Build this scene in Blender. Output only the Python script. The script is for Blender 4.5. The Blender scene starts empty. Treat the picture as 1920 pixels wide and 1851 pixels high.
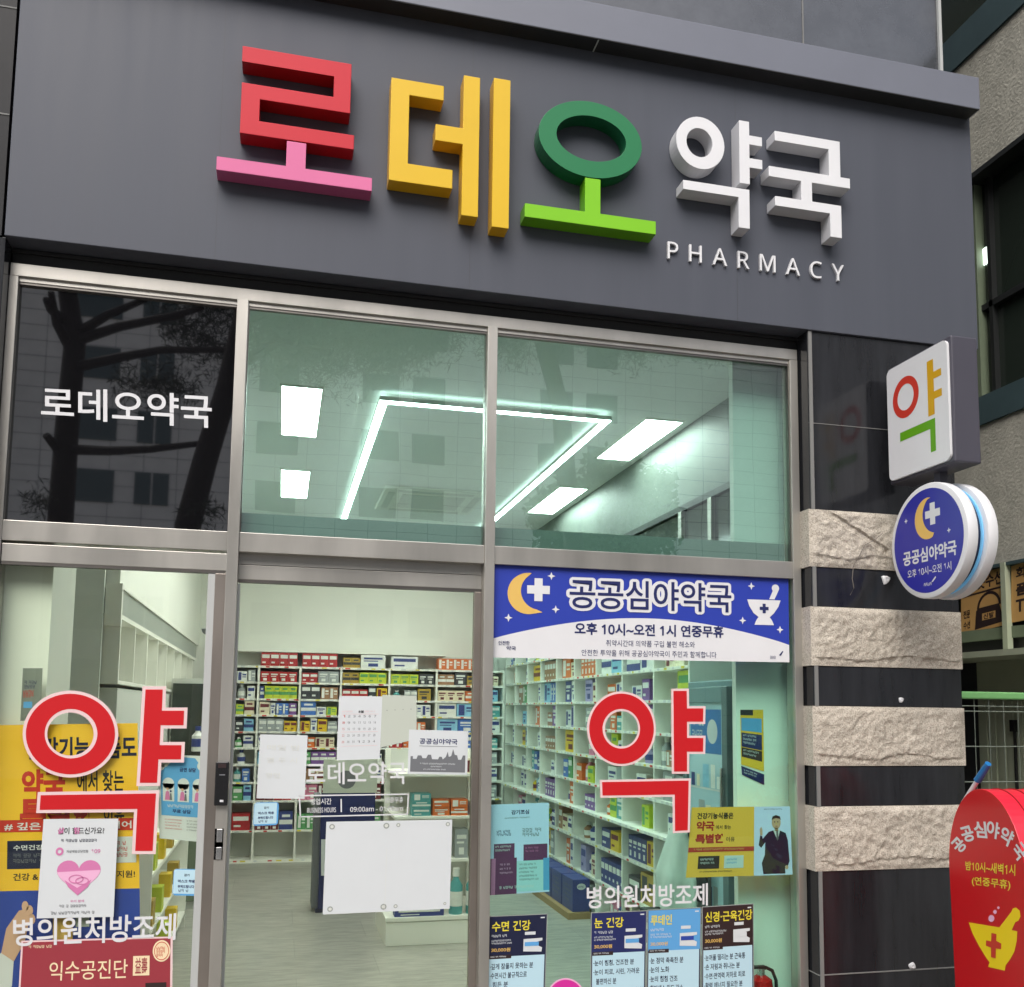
import bpy, bmesh, math, random
from mathutils import Vector, Matrix, noise
from mathutils.geometry import tessellate_polygon
R = math.radians
scene = bpy.context.scene
COL = scene.collection
rnd = random.Random(11)

# ---------------------------------------------------------------- camera, world, sun, exposure
FPX, CX, CY = 1783.26, 960.0, 1155.6          # focal length and principal point in photo pixels
YAW, PIT, ROL = 0.237156, 0.09925, 0.012062
CAM = Vector((0.0, -4.1, 1.6))
fw = Vector((math.sin(YAW)*math.cos(PIT), math.cos(YAW)*math.cos(PIT), math.sin(PIT)))
r_ = fw.cross(Vector((0, 0, 1))).normalized(); u_ = r_.cross(fw)
rt = r_*math.cos(ROL) + u_*math.sin(ROL); up = -r_*math.sin(ROL) + u_*math.cos(ROL)
cd = bpy.data.cameras.new('camera'); cam = bpy.data.objects.new('camera', cd); COL.objects.link(cam)
cam.matrix_world = Matrix(((rt.x, up.x, -fw.x, CAM.x), (rt.y, up.y, -fw.y, CAM.y), (rt.z, up.z, -fw.z, CAM.z), (0, 0, 0, 1)))
cd.sensor_width = 36; cd.lens = FPX/1920*36; cd.shift_y = (CY-925.5)/1920; cd.clip_start = .05; cd.clip_end = 2000
scene.camera = cam

SUN_EL, SUN_AZ = R(50), R(205)
w = bpy.data.worlds.new('World'); scene.world = w; w.use_nodes = True
nt = w.node_tree; bg = nt.nodes['Background']
sky = nt.nodes.new('ShaderNodeTexSky'); sky.sky_type = 'NISHITA'; sky.sun_disc = False
sky.sun_elevation = SUN_EL; sky.sun_rotation = SUN_AZ; sky.air_density = 1.0; sky.dust_density = 4.0
hs = nt.nodes.new('ShaderNodeHueSaturation'); hs.inputs['Saturation'].default_value = .5
nt.links.new(sky.outputs[0], hs.inputs['Color']); nt.links.new(hs.outputs[0], bg.inputs['Color'])
bg.inputs['Strength'].default_value = .15
sl = bpy.data.lights.new('sun', 'SUN'); sl.energy = 1.2; sl.angle = R(50); sl.color = (1, .97, .93)
sun = bpy.data.objects.new('sun', sl); COL.objects.link(sun)
sdir = Vector((math.sin(SUN_AZ)*math.cos(SUN_EL), math.cos(SUN_AZ)*math.cos(SUN_EL), math.sin(SUN_EL)))
sun.rotation_euler = sdir.to_track_quat('Z', 'Y').to_euler(); sun.location = sdir*30
vs = scene.view_settings; vs.view_transform = 'Standard'; vs.look = 'None'; vs.gamma = 1; vs.exposure = 0.72
cy = scene.cycles; cy.max_bounces = 8; cy.transparent_max_bounces = 24; cy.diffuse_bounces = 6; cy.glossy_bounces = 4
cy.caustics_reflective = False; cy.caustics_refractive = False; cy.sample_clamp_indirect = 6

# ---------------------------------------------------------------- photo pixel -> point on a real plane
def ray(x, y): return fw + rt*((x-CX)/FPX) - up*((y-CY)/FPX)
def atY(x, y, Y=0.0):
    d = ray(x, y); return CAM + d*((Y-CAM.y)/d.y)
def atX(x, y, X):
    d = ray(x, y); return CAM + d*((X-CAM.x)/d.x)
def atZ(x, y, Z):
    d = ray(x, y); return CAM + d*((Z-CAM.z)/d.z)

# ---------------------------------------------------------------- materials
def lin(*c):
    return tuple(((v/255)/12.92 if v/255 <= .04045 else ((v/255+.055)/1.055)**2.4) for v in c)
MATS = {}
def mat(name, col, rough=.5, metal=0., var=0., vscale=3., bump=0., bscale=60., spec=.5, emit=0., stretch=None, coat=0., rvar=0.):
    if name in MATS: return MATS[name]
    m = bpy.data.materials.new(name); m.use_nodes = True; t = m.node_tree; b = t.nodes['Principled BSDF']
    c = (*col, 1)
    b.inputs['Base Color'].default_value = c; b.inputs['Roughness'].default_value = rough; b.inputs['Metallic'].default_value = metal
    b.inputs['Specular IOR Level'].default_value = spec; b.inputs['Coat Weight'].default_value = coat
    m.diffuse_color = c
    if var or bump or rvar:
        tc = t.nodes.new('ShaderNodeTexCoord'); mp = t.nodes.new('ShaderNodeMapping')
        t.links.new(tc.outputs['Object'], mp.inputs[0])
        if stretch: mp.inputs['Scale'].default_value = stretch
    if var or rvar:
        n = t.nodes.new('ShaderNodeTexNoise'); n.inputs['Scale'].default_value = vscale; n.inputs['Detail'].default_value = 6; n.inputs['Roughness'].default_value = .65
        t.links.new(mp.outputs[0], n.inputs['Vector'])
    if var:
        mr = t.nodes.new('ShaderNodeMapRange'); mr.inputs['From Min'].default_value = .3; mr.inputs['From Max'].default_value = .7
        mr.inputs['To Min'].default_value = 1-var; mr.inputs['To Max'].default_value = 1+var
        t.links.new(n.outputs['Fac'], mr.inputs['Value'])
        mx = t.nodes.new('ShaderNodeVectorMath'); mx.operation = 'SCALE'; mx.inputs[0].default_value = col
        t.links.new(mr.outputs[0], mx.inputs['Scale']); t.links.new(mx.outputs[0], b.inputs['Base Color'])
    if rvar:
        mr2 = t.nodes.new('ShaderNodeMapRange'); mr2.inputs['From Min'].default_value = .3; mr2.inputs['From Max'].default_value = .7
        mr2.inputs['To Min'].default_value = max(.02, rough-rvar); mr2.inputs['To Max'].default_value = rough+rvar
        t.links.new(n.outputs['Fac'], mr2.inputs['Value']); t.links.new(mr2.outputs[0], b.inputs['Roughness'])
    if bump:
        n2 = t.nodes.new('ShaderNodeTexNoise'); n2.inputs['Scale'].default_value = bscale; n2.inputs['Detail'].default_value = 5
        t.links.new(mp.outputs[0], n2.inputs['Vector'])
        bp = t.nodes.new('ShaderNodeBump'); bp.inputs['Strength'].default_value = bump; bp.inputs['Distance'].default_value = .01
        t.links.new(n2.outputs['Fac'], bp.inputs['Height']); t.links.new(bp.outputs[0], b.inputs['Normal'])
    if name in ('black panel', 'granite upper', 'granite'): b.inputs['IOR'].default_value = 1.52 if name == 'granite' else 1.9
    if emit:
        b.inputs['Emission Color'].default_value = c; b.inputs['Emission Strength'].default_value = emit
    MATS[name] = m; return m

def glass_mat(name, tint, f0=.045):
    if name in MATS: return MATS[name]
    m = bpy.data.materials.new(name); m.use_nodes = True; t = m.node_tree; t.nodes.clear()
    o = t.nodes.new('ShaderNodeOutputMaterial'); mx = t.nodes.new('ShaderNodeMixShader')
    tr = t.nodes.new('ShaderNodeBsdfTransparent'); tr.inputs[0].default_value = (*tint, 1)
    gl = t.nodes.new('ShaderNodeBsdfGlossy'); gl.inputs['Roughness'].default_value = .004
    # faint waviness of float glass
    tc = t.nodes.new('ShaderNodeTexCoord'); n2 = t.nodes.new('ShaderNodeTexNoise'); n2.inputs['Scale'].default_value = 1.3
    bp = t.nodes.new('ShaderNodeBump'); bp.inputs['Strength'].default_value = .02; bp.inputs['Distance'].default_value = .05
    t.links.new(tc.outputs['Object'], n2.inputs['Vector']); t.links.new(n2.outputs['Fac'], bp.inputs['Height']); t.links.new(bp.outputs[0], gl.inputs['Normal'])
    lw = t.nodes.new('ShaderNodeLayerWeight'); lw.inputs['Blend'].default_value = .5
    p = t.nodes.new('ShaderNodeMath'); p.operation = 'POWER'; p.inputs[1].default_value = 5
    a = t.nodes.new('ShaderNodeMath'); a.operation = 'MULTIPLY_ADD'; a.inputs[1].default_value = 1-f0; a.inputs[2].default_value = f0
    t.links.new(lw.outputs['Facing'], p.inputs[0]); t.links.new(p.outputs[0], a.inputs[0]); t.links.new(a.outputs[0], mx.inputs[0])
    t.links.new(tr.outputs[0], mx.inputs[1]); t.links.new(gl.outputs[0], mx.inputs[2]); t.links.new(mx.outputs[0], o.inputs[0])
    MATS[name] = m; return m

def stone_mat():
    m = bpy.data.materials.new('rough granite'); m.use_nodes = True; t = m.node_tree; b = t.nodes['Principled BSDF']
    b.inputs['Roughness'].default_value = .9; b.inputs['Specular IOR Level'].default_value = .2
    tc = t.nodes.new('ShaderNodeTexCoord')
    n = t.nodes.new('ShaderNodeTexNoise'); n.inputs['Scale'].default_value = 170; n.inputs['Detail'].default_value = 5
    n2 = t.nodes.new('ShaderNodeTexNoise'); n2.inputs['Scale'].default_value = 9; n2.inputs['Detail'].default_value = 4
    r = t.nodes.new('ShaderNodeValToRGB'); e = r.color_ramp.elements
    e[0].position = .3; e[0].color = (*lin(146, 138, 126), 1); e[1].position = .5; e[1].color = (*lin(188, 179, 165), 1)
    e2 = e.new(.68); e2.color = (*lin(206, 199, 187), 1)
    mr = t.nodes.new('ShaderNodeMapRange'); mr.inputs['To Min'].default_value = .78; mr.inputs['To Max'].default_value = 1.2
    sc = t.nodes.new('ShaderNodeVectorMath'); sc.operation = 'SCALE'
    for q in (n, n2): t.links.new(tc.outputs['Object'], q.inputs['Vector'])
    t.links.new(n.outputs['Fac'], r.inputs[0]); t.links.new(n2.outputs['Fac'], mr.inputs['Value'])
    t.links.new(r.outputs[0], sc.inputs[0]); t.links.new(mr.outputs[0], sc.inputs['Scale']); t.links.new(sc.outputs[0], b.inputs['Base Color'])
    bp = t.nodes.new('ShaderNodeBump'); bp.inputs['Strength'].default_value = .9; bp.inputs['Distance'].default_value = .004
    t.links.new(n.outputs['Fac'], bp.inputs['Height']); t.links.new(bp.outputs[0], b.inputs['Normal'])
    return m

def tile_mat(name, c1, c2, sx, sy, joint):
    m = bpy.data.materials.new(name); m.use_nodes = True; t = m.node_tree; b = t.nodes['Principled BSDF']
    b.inputs['Roughness'].default_value = .3
    tc = t.nodes.new('ShaderNodeTexCoord'); mp = t.nodes.new('ShaderNodeMapping'); mp.inputs['Scale'].default_value = (3.0, 16, 1)
    n = t.nodes.new('ShaderNodeTexNoise'); n.inputs['Scale'].default_value = 2.2; n.inputs['Detail'].default_value = 8; n.inputs['Roughness'].default_value = .6
    t.links.new(tc.outputs['Object'], mp.inputs[0]); t.links.new(mp.outputs[0], n.inputs['Vector'])
    r = t.nodes.new('ShaderNodeValToRGB'); e = r.color_ramp.elements
    e[0].position = .32; e[0].color = (*c1, 1); e[1].position = .68; e[1].color = (*c2, 1)
    t.links.new(n.outputs['Fac'], r.inputs[0])
    br = t.nodes.new('ShaderNodeTexBrick'); br.inputs['Scale'].default_value = 1; br.inputs['Brick Width'].default_value = sx; br.inputs['Row Height'].default_value = sy
    br.inputs['Mortar Size'].default_value = .003; br.inputs['Mortar Smooth'].default_value = .2; br.offset = .5
    br.inputs['Color1'].default_value = (1, 1, 1, 1); br.inputs['Color2'].default_value = (.86, .86, .86, 1); br.inputs['Mortar'].default_value = (*joint, 1)
    t.links.new(tc.outputs['Object'], br.inputs['Vector'])
    mx = t.nodes.new('ShaderNodeMix'); mx.data_type = 'RGBA'; mx.blend_type = 'MULTIPLY'; mx.inputs[0].default_value = 1
    t.links.new(r.outputs[0], mx.inputs[6]); t.links.new(br.outputs['Color'], mx.inputs[7]); t.links.new(mx.outputs[2], b.inputs['Base Color'])
    return m

M = lambda n: MATS[n]
mat('fascia paint', lin(79, 82, 91), .5, 0, .055, 1.6, rvar=.06, spec=.3, stretch=(5, 1, .35))
mat('fascia seam', lin(66, 67, 72), .5)
mat('cornice paint', lin(108, 111, 122), .45, 0, .05, 2)
mat('dark recess', lin(36, 36, 37), .5, 0, .15, 5)
mat('black gap', (.004, .004, .004), .8)
mat('steel', (.48, .46, .42), .38, .75, .14, 2.5, stretch=(1, 1, .25), rvar=.08)
mat('door steel', (.30, .265, .235), .40, .8, .2, 2.2, stretch=(1, 1, .3), rvar=.1)
mat('dark steel', (.20, .185, .17), .38, 1.0, .12, 3)
mat('seal', lin(176, 178, 176), .6)
mat('granite', (.018, .019, .022), .15, 0, .35, 14, rvar=.05, stretch=(1, 1, .12))
mat('granite strip', (.012, .012, .014), .45, 0, .2, 8, spec=.2); mat('granite upper', (.042, .044, .050), .10, 0, .45, 3.5, rvar=.08)
mat('joint', lin(120, 120, 118), .8)
MATS['stone'] = stone_mat()
mat('white paint', lin(232, 233, 226), .6, 0, .03, 1)
mat('pier paint', lin(236, 240, 232), .6, 0, .03, 1)
mat('partition grey', lin(226, 230, 226), .4, 0, .04, 2); mat('grey panel', lin(150, 156, 150), .35, 0, .05, 2)
mat('ceiling paint', lin(240, 242, 240), .8, 0, .03, 2)
mat('shelf white', lin(236, 236, 228), .45, 0, .03, 2)
mat('wall grey', lin(210, 212, 206), .5)
mat('black panel', (.006, .006, .007), .02, 0, spec=1.0)
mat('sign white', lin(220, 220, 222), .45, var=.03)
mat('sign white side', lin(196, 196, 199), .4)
mat('print white', lin(214, 214, 216), .5)
mat('paper', lin(208, 212, 214), .7, 0, .02, 4)
mat('paper pale', lin(188, 194, 182), .7)
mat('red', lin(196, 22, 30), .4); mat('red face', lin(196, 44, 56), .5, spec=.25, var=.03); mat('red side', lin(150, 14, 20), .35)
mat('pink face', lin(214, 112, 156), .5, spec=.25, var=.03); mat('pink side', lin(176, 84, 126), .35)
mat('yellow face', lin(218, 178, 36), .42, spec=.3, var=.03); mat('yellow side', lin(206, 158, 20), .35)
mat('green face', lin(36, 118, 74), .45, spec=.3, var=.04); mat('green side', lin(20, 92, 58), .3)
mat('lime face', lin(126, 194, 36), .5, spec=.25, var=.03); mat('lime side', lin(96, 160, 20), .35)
mat('pale red edge', lin(228, 198, 198), .5)
mat('blue print', lin(40, 60, 164), .45); mat('navy', lin(32, 40, 92), .45); mat('navy dark', lin(22, 28, 58), .45)
mat('navy print', lin(46, 46, 150), .35); mat('moon', lin(222, 182, 96), .5); mat('gold print', lin(222, 206, 60), .5); mat('bright yellow', lin(238, 206, 20), .45)
mat('yellow poster', lin(240, 188, 44), .55); mat('black print', (.012, .012, .014), .5); mat('grey print', lin(110, 112, 116), .6)
mat('red print', lin(196, 52, 36), .5); mat('blue poster', lin(40, 66, 156), .5); mat('cyan poster', lin(176, 226, 246), .5); mat('cyan mid', lin(92, 160, 214), .5)
mat('pale cyan', lin(184, 216, 228), .5); mat('magenta', lin(208, 40, 150), .5); mat('plum', lin(104, 40, 88), .5); mat('maroon poster', lin(150, 52, 62), .45); mat('cream', lin(236, 214, 176), .6)
mat('heart pink', lin(206, 120, 168), .5); mat('heart pale', lin(232, 176, 208), .5); mat('skin print', lin(206, 164, 138), .6); mat('brown dark print', lin(46, 30, 30), .5)
mat('charcoal case', lin(72, 70, 80), .4, 0, .05, 3); mat('black plastic', (.012, .012, .013), .25); mat('blue plastic', lin(30, 110, 170), .35)
mat('silver', (.7, .7, .7), .25, 1)
mat('lit white', (1, 1, .96), .5, emit=15.5); mat('led', (.95, 1, .98), .5, emit=24.0); mat('led soft', (.9, 1, .97), .5, emit=1.8); mat('led cyan', lin(120, 190, 236), .5, emit=.12); mat('lamp soft', (.85, 1, .92), .5, emit=2.5)
mat('floor outside', lin(132, 128, 122), .85, 0, .2, 6)
mat('asphalt', (.05, .05, .052), .9, 0, .2, 20); mat('kerb stone', lin(150, 148, 142), .85, 0, .15, 9)
mat('stucco', lin(184, 182, 170), .95, 0, .16, 7, bump=.7, bscale=40); mat('teal band', lin(62, 82, 86), .6, 0, .12, 3); mat('window dark', lin(44, 52, 46), .12, 0, spec=.7)
mat('window frame dark', lin(34, 36, 36), .5); mat('banner tan', lin(196, 152, 92), .7, 0, .05, 3); mat('pale green paint', lin(172, 180, 156), .55, 0, .06, 4)
mat('green paint', lin(118, 176, 112), .5); mat('shutter green', lin(112, 124, 102), .55, 0, .1, 3); mat('wire', lin(150, 160, 150), .5, .6); mat('cable grey', lin(110, 104, 96), .7); mat('louvre grey', lin(106, 112, 106), .5, 0, .1, 4)
mat('tile wall', lin(228, 222, 216), .7, 0, .08, 1.2); mat('apt glass', lin(54, 72, 72), .15)
mat('bark', lin(42, 36, 32), .95, 0, .3, 12, bump=.5, bscale=20); mat('needles', (.03, .048, .026), .7, 0, .35, 2); mat('leaves', (.06, .10, .035), .6, 0, .35, 1.5)
mat('red sign', lin(196, 20, 28), .3); mat('red sign side', lin(226, 40, 62), .3)
mat('extinguisher red', lin(190, 24, 24), .25); mat('rubber', (.012, .012, .012), .5)
mat('coat cloth', lin(206, 216, 210), .85, 0, .05, 8); mat('chair dark', lin(40, 46, 48), .6); mat('bin grey', lin(150, 154, 152), .5)
mat('yellow poster inside', lin(255, 186, 70), .55); mat('blue poster inside', lin(212, 220, 255), .5); mat('fridge frame', lin(96, 116, 120), .4); mat('fridge body', lin(112, 138, 144), .4); mat('fridge glass', lin(186, 216, 228), .12); mat('fridge blue', lin(52, 118, 186), .3)
mat('pallet', lin(160, 132, 92), .8)
G_clear = glass_mat('door glass', (.955, .984, .935), .022); G_teal = glass_mat('transom glass', (.84, .985, .945), .19); G_fix = glass_mat('fixed glass', (.82, .965, .91), .035)
MATS['floor tile'] = tile_mat('floor tile', lin(148, 147, 140), lin(186, 184, 175), 1.0, .5, (.72, .72, .72))
MATS['paving'] = tile_mat('paving', lin(120, 116, 110), lin(150, 146, 138), .3, .3, (.5, .5, .5))

# ---------------------------------------------------------------- mesh building
ORG = {}
TEXTS = {}
TC = bpy.data.curves.new('type', 'FONT'); TC.size = 1
TO = bpy.data.objects.new('type', TC)
def sans(ch):
    """Latin letters and digits in the sans alphabet of the maths block, which suits the Korean face better than the default one"""
    o = ord(ch)
    if 48 <= o <= 57: return chr(0x1D7E2+o-48)
    if 65 <= o <= 90: return chr(0x1D5A0+o-65)
    if 97 <= o <= 122: return chr(0x1D5BA+o-97)
    return ch
def text_mesh(body, bold=0., res=3):
    k = (body, bold, res)
    if k in TEXTS: return TEXTS[k]
    TC.body = ''.join(map(sans, body)); TC.resolution_u = res; TC.offset = bold
    me = bpy.data.meshes.new_from_object(TO)
    vs_ = [(v.co.x, v.co.y) for v in me.vertices]; fs = [tuple(p.vertices) for p in me.polygons]
    bpy.data.meshes.remove(me)
    x0 = min(v[0] for v in vs_); x1 = max(v[0] for v in vs_); y0 = min(v[1] for v in vs_); y1 = max(v[1] for v in vs_)
    vn = [((v[0]-x0)/(x1-x0), (y1-v[1])/(y1-y0)) for v in vs_]
    TEXTS[k] = (vn, fs, (x1-x0), (y1-y0)); return TEXTS[k]

class MB:
    def __init__(s): s.v = []; s.f = []; s.mi = []; s.sm = []; s.mats = []
    def m(s, name):
        if name not in s.mats: s.mats.append(name)
        return s.mats.index(name)
    def add(s, vs_, fs, mt, smooth=False):
        b = len(s.v); s.v += [Vector(v) for v in vs_]; i = s.m(mt)
        for f in fs: s.f.append([b+k for k in f]); s.mi.append(i); s.sm.append(smooth)
    def box(s, x0, x1, y0, y1, z0, z1, mt):
        vs_ = [(x, y, z) for z in (z0, z1) for y in (y0, y1) for x in (x0, x1)]
        s.add(vs_, [(0, 2, 3, 1), (4, 5, 7, 6), (0, 1, 5, 4), (1, 3, 7, 5), (3, 2, 6, 7), (2, 0, 4, 6)], mt); return s
    def poly(s, pts, mt):
        pts = [Vector(p) for p in pts]
        if len(pts) <= 4: s.add(pts, [tuple(range(len(pts)))], mt)
        else: s.add(pts, [tuple(t) for t in tessellate_polygon([pts])], mt)
        return s
    def prism(s, loops, fn, d0, d1, mf, ms):
        """loops: outer + holes in (u,v); fn(u,v,d)"""
        L = [[Vector(fn(u, v, d0)) for u, v in lp] for lp in loops]
        flat = [p for lp in L for p in lp]
        tris = [tuple(t) for t in tessellate_polygon(L)]
        s.add(flat, tris, mf)
        for lp in loops:
            n = len(lp); a = [fn(u, v, d0) for u, v in lp]; b = [fn(u, v, d1) for u, v in lp]
            s.add(a+b, [(i, (i+1) % n, n+(i+1) % n, n+i) for i in range(n)], ms)
        bk = [fn(u, v, d1) for lp in loops for u, v in lp]
        s.add(bk, tris, ms)
        return s
    def tube(s, pts, rad, mt, n=8, cap=True):
        pts = [Vector(p) for p in pts]; rs = rad if isinstance(rad, (list, tuple)) else [rad]*len(pts)
        vs_ = []; fs = []
        for i, p in enumerate(pts):
            d = (pts[min(i+1, len(pts)-1)]-pts[max(i-1, 0)]).normalized()
            a = d.cross(Vector((0, 0, 1)) if abs(d.z) < .9 else Vector((1, 0, 0))).normalized(); b = d.cross(a)
            for k in range(n):
                t = 2*math.pi*k/n; vs_.append(p+(a*math.cos(t)+b*math.sin(t))*rs[i])
        for i in range(len(pts)-1):
            for k in range(n): fs.append((i*n+k, i*n+(k+1) % n, (i+1)*n+(k+1) % n, (i+1)*n+k))
        s.add(vs_, fs, mt, True)
        if cap: s.add(vs_[:n], [tuple(range(n))[::-1]], mt); s.add(vs_[-n:], [tuple(range(n))], mt)
        return s
    def lathe(s, prof, cx_, cy_, mt, n=20, axis='z', base=0):
        vs_ = []; fs = []
        for r0, h in prof:
            for k in range(n):
                t = 2*math.pi*k/n; a, b = r0*math.cos(t), r0*math.sin(t)
                vs_.append((cx_+a, cy_+b, base+h) if axis == 'z' else (base+h, cx_+a, cy_+b))
        for i in range(len(prof)-1):
            for k in range(n): fs.append((i*n+k, i*n+(k+1) % n, (i+1)*n+(k+1) % n, (i+1)*n+k))
        s.add(vs_, fs, mt, True)
        s.add(vs_[:n], [tuple(range(n))[::-1]], mt); s.add(vs_[-n:], [tuple(range(n))], mt); return s
    def build(s, name, parent=None, origin=None, bevel=0., recalc=True, mesh_only=False):
        if parent is not None: o0 = ORG[parent.name]
        elif origin is not None: o0 = Vector(origin)
        else:
            xs = [p.x for p in s.v]; ys = [p.y for p in s.v]; zs = [p.z for p in s.v]
            o0 = Vector(((min(xs)+max(xs))/2, (min(ys)+max(ys))/2, min(zs)))
        me = bpy.data.meshes.new(name); me.from_pydata([tuple(p-o0) for p in s.v], [], s.f)
        for n_ in s.mats: me.materials.append(MATS[n_])
        me.polygons.foreach_set('material_index', s.mi); me.polygons.foreach_set('use_smooth', s.sm)
        if recalc:
            bm = bmesh.new(); bm.from_mesh(me); bmesh.ops.remove_doubles(bm, verts=bm.verts, dist=1e-6) if bevel or any(s.sm) else None
            bmesh.ops.recalc_face_normals(bm, faces=bm.faces); bm.to_mesh(me); bm.free()
        if any(s.sm): me.set_sharp_from_angle(angle=R(40))
        me.update()
        if mesh_only: return me
        o = bpy.data.objects.new(name, me); COL.objects.link(o); ORG[o.name] = o0
        if parent is not None: o.parent = parent
        else: o.location = o0
        if bevel:
            md = o.modifiers.new('bevel', 'BEVEL'); md.width = bevel; md.segments = 2; md.limit_method = 'ANGLE'; md.angle_limit = R(40); md.harden_normals = False
        return o

class Flat(MB):
    """Print on a plane: fn(u,v) gives the point, nrm the outward normal; layers stack outwards."""
    def __init__(s, fn, nrm=(0, -1, 0), step=.0006):
        super().__init__(); s.fn = fn; s.n = Vector(nrm); s.step = step
    def p(s, u, v, l=0): return s.fn(u, v) + s.n*(s.step*l)
    def rect(s, u0, v0, u1, v1, mt, l=0): s.add([s.p(u0, v0, l), s.p(u1, v0, l), s.p(u1, v1, l), s.p(u0, v1, l)], [(0, 1, 2, 3)], mt); return s
    def shape(s, pts, mt, l=0, holes=()):
        L = [[s.p(u, v, l) for u, v in lp] for lp in [pts, *holes]]
        s.add([q for lp in L for q in lp], [tuple(t) for t in tessellate_polygon(L)], mt); return s
    def ell(s, cu, cv, ru, rv, mt, l=0, n=28): return s.shape([(cu+ru*math.cos(2*math.pi*k/n), cv+rv*math.sin(2*math.pi*k/n)) for k in range(n)], mt, l)
    def ring(s, cu, cv, ru, rv, iu, iv, mt, l=0, n=40):
        a = []; b = []
        for k in range(n):
            t = 2*math.pi*k/n; a.append(s.p(cu+ru*math.cos(t), cv+rv*math.sin(t), l)); b.append(s.p(cu+iu*math.cos(t), cv+iv*math.sin(t), l))
        s.add(a+b, [(k, (k+1) % n, n+(k+1) % n, n+k) for k in range(n)], mt); return s
    def text(s, body, u0, v0, u1, v1, mt, l=1, bold=0., res=3):
        vn, fs, _, _ = text_mesh(body, bold, res)
        s.add([s.p(u0+a*(u1-u0), v0+b*(v1-v0), l) for a, b in vn], fs, mt); return s
    def bars(s, u0, v0, u1, v1, rows, mt, l=1, seed=0, fill=.5):
        """small print too fine to read: lines of little stroke clusters"""
        rr = random.Random(seed); h = (v1-v0)/rows; o = s.fn
        for i in range(rows):
            va = v0+i*h; ch = h*min(.95, fill*1.35); a, b_, c_ = o(u0, va), o(u1, va), o(u0, va+ch)
            cw = (u1-u0)*min(.2, (c_-a).length/max(1e-6, (b_-a).length)); u = u0; e = u0+(u1-u0)*rr.uniform(.75, 1); k = 0
            while u+cw < e:
                k += 1
                if rr.random() < .16 and k > 1: u += cw*.6; k = 0; continue
                t = .16; w_ = cw*.86; m = rr.choice((0, 1, 2))
                if m != 1: s.rect(u, va, u+w_*.62, va+ch*t, mt, l); s.rect(u, va+ch*.42, u+w_*.62, va+ch*(.42+t), mt, l)
                else: s.rect(u, va+ch*.1, u+w_*.18, va+ch*.55, mt, l); s.rect(u, va+ch*.5, u+w_*.6, va+ch*(.5+t), mt, l)
                s.rect(u+w_*.74, va, u+w_*.92, va+ch*(.7 if m else 1), mt, l)
                if m: s.rect(u+w_*.1, va+ch*.82, u+w_*.9, va+ch, mt, l)
                u += cw
        return s
    def outline_text(s, body, u0, v0, u1, v1, mt, l, ru, rv, bold=0., res=3):
        for k in range(14):
            t = 2*math.pi*k/14; du, dv = ru*math.cos(t), rv*math.sin(t); s.text(body, u0+du, v0+dv, u1+du, v1+dv, mt, l+k*.06, bold, res)
        return s
    def cross(s, cu, cv, a, b, ku, mt, l=1):
        """a half length, b half width; ku scales u"""
        P_ = [(-b, -a), (b, -a), (b, -b), (a, -b), (a, b), (b, b), (b, a), (-b, a), (-b, b), (-a, b), (-a, -b), (-b, -b)]
        return s.shape([(cu+x*ku, cv+y) for x, y in P_], mt, l)
    def star(s, cu, cv, a, ku, mt, l=1):
        return s.shape([(cu+(a if k % 2 == 0 else a*.38)*math.cos(k*math.pi/4)*ku, cv+(a if k % 2 == 0 else a*.38)*math.sin(k*math.pi/4)) for k in range(8)], mt, l)
    def crescent(s, pts_out, pts_in, mt, l=1): return s.shape(pts_out+pts_in, mt, l)

def PXM(Y): return lambda u, v: atY(u, v, Y)
def quad_fn(c, Y):
    a, b, c_, d = [atY(x, y, Y) for x, y in c]
    return lambda u, v: (a*(1-u)+b*u)*(1-v) + (d*(1-u)+c_*u)*v
def quad_w(a, b, c_, d):
    a, b, c_, d = map(Vector, (a, b, c_, d))
    return lambda u, v: (a*(1-u)+b*u)*(1-v) + (d*(1-u)+c_*u)*v

def quad_p(corners, p0, n):
    """four photo pixels dropped on the plane through p0 with normal n"""
    pts = []
    for x, y in corners: d = ray(x, y); pts.append(CAM+d*((p0-CAM).dot(n)/d.dot(n)))
    return quad_w(*pts)
def tag(o, label=None, cat=None, group=None, kind=None):
    if label: o['label'] = label
    if cat: o['category'] = cat
    if group: o['group'] = group
    if kind: o['kind'] = kind
    return o
def thing(name, loc, label, cat, group=None):
    o = bpy.data.objects.new(name, None); o.empty_display_size = .1; COL.objects.link(o); o.location = loc; ORG[o.name] = Vector(loc)
    return tag(o, label, cat, group)
def struct(name, mb): return tag(mb.build(name), kind='structure')
def part(name, mb, parent, label=None, **k):
    o = mb.build(name, parent, **k)
    if label: o['label'] = label
    return o
def arc(cx_, cy_, rx, ry, t0, t1, n): return [(cx_+rx*math.cos(R(t0+(t1-t0)*k/n)), cy_+ry*math.sin(R(t0+(t1-t0)*k/n))) for k in range(n+1)]
# ================================================================ SETTING
struct('pavement', MB().box(-40, 40, -7.5, 0.0, -.15, 0, 'paving'))
struct('road', MB().box(-300, 300, -19, -7.5, -.3, -.13, 'asphalt'))
struct('ground', MB().box(-600, 600, -600, 600, -.6, -.31, 'floor outside'))
struct('far_pavement', MB().box(-60, 60, -41.5, -19, -.3, 0, 'kerb stone'))
struct('alley_pavement', MB().box(3.6, 40, 0.0, 40, -.15, -.01, 'floor outside'))

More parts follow.
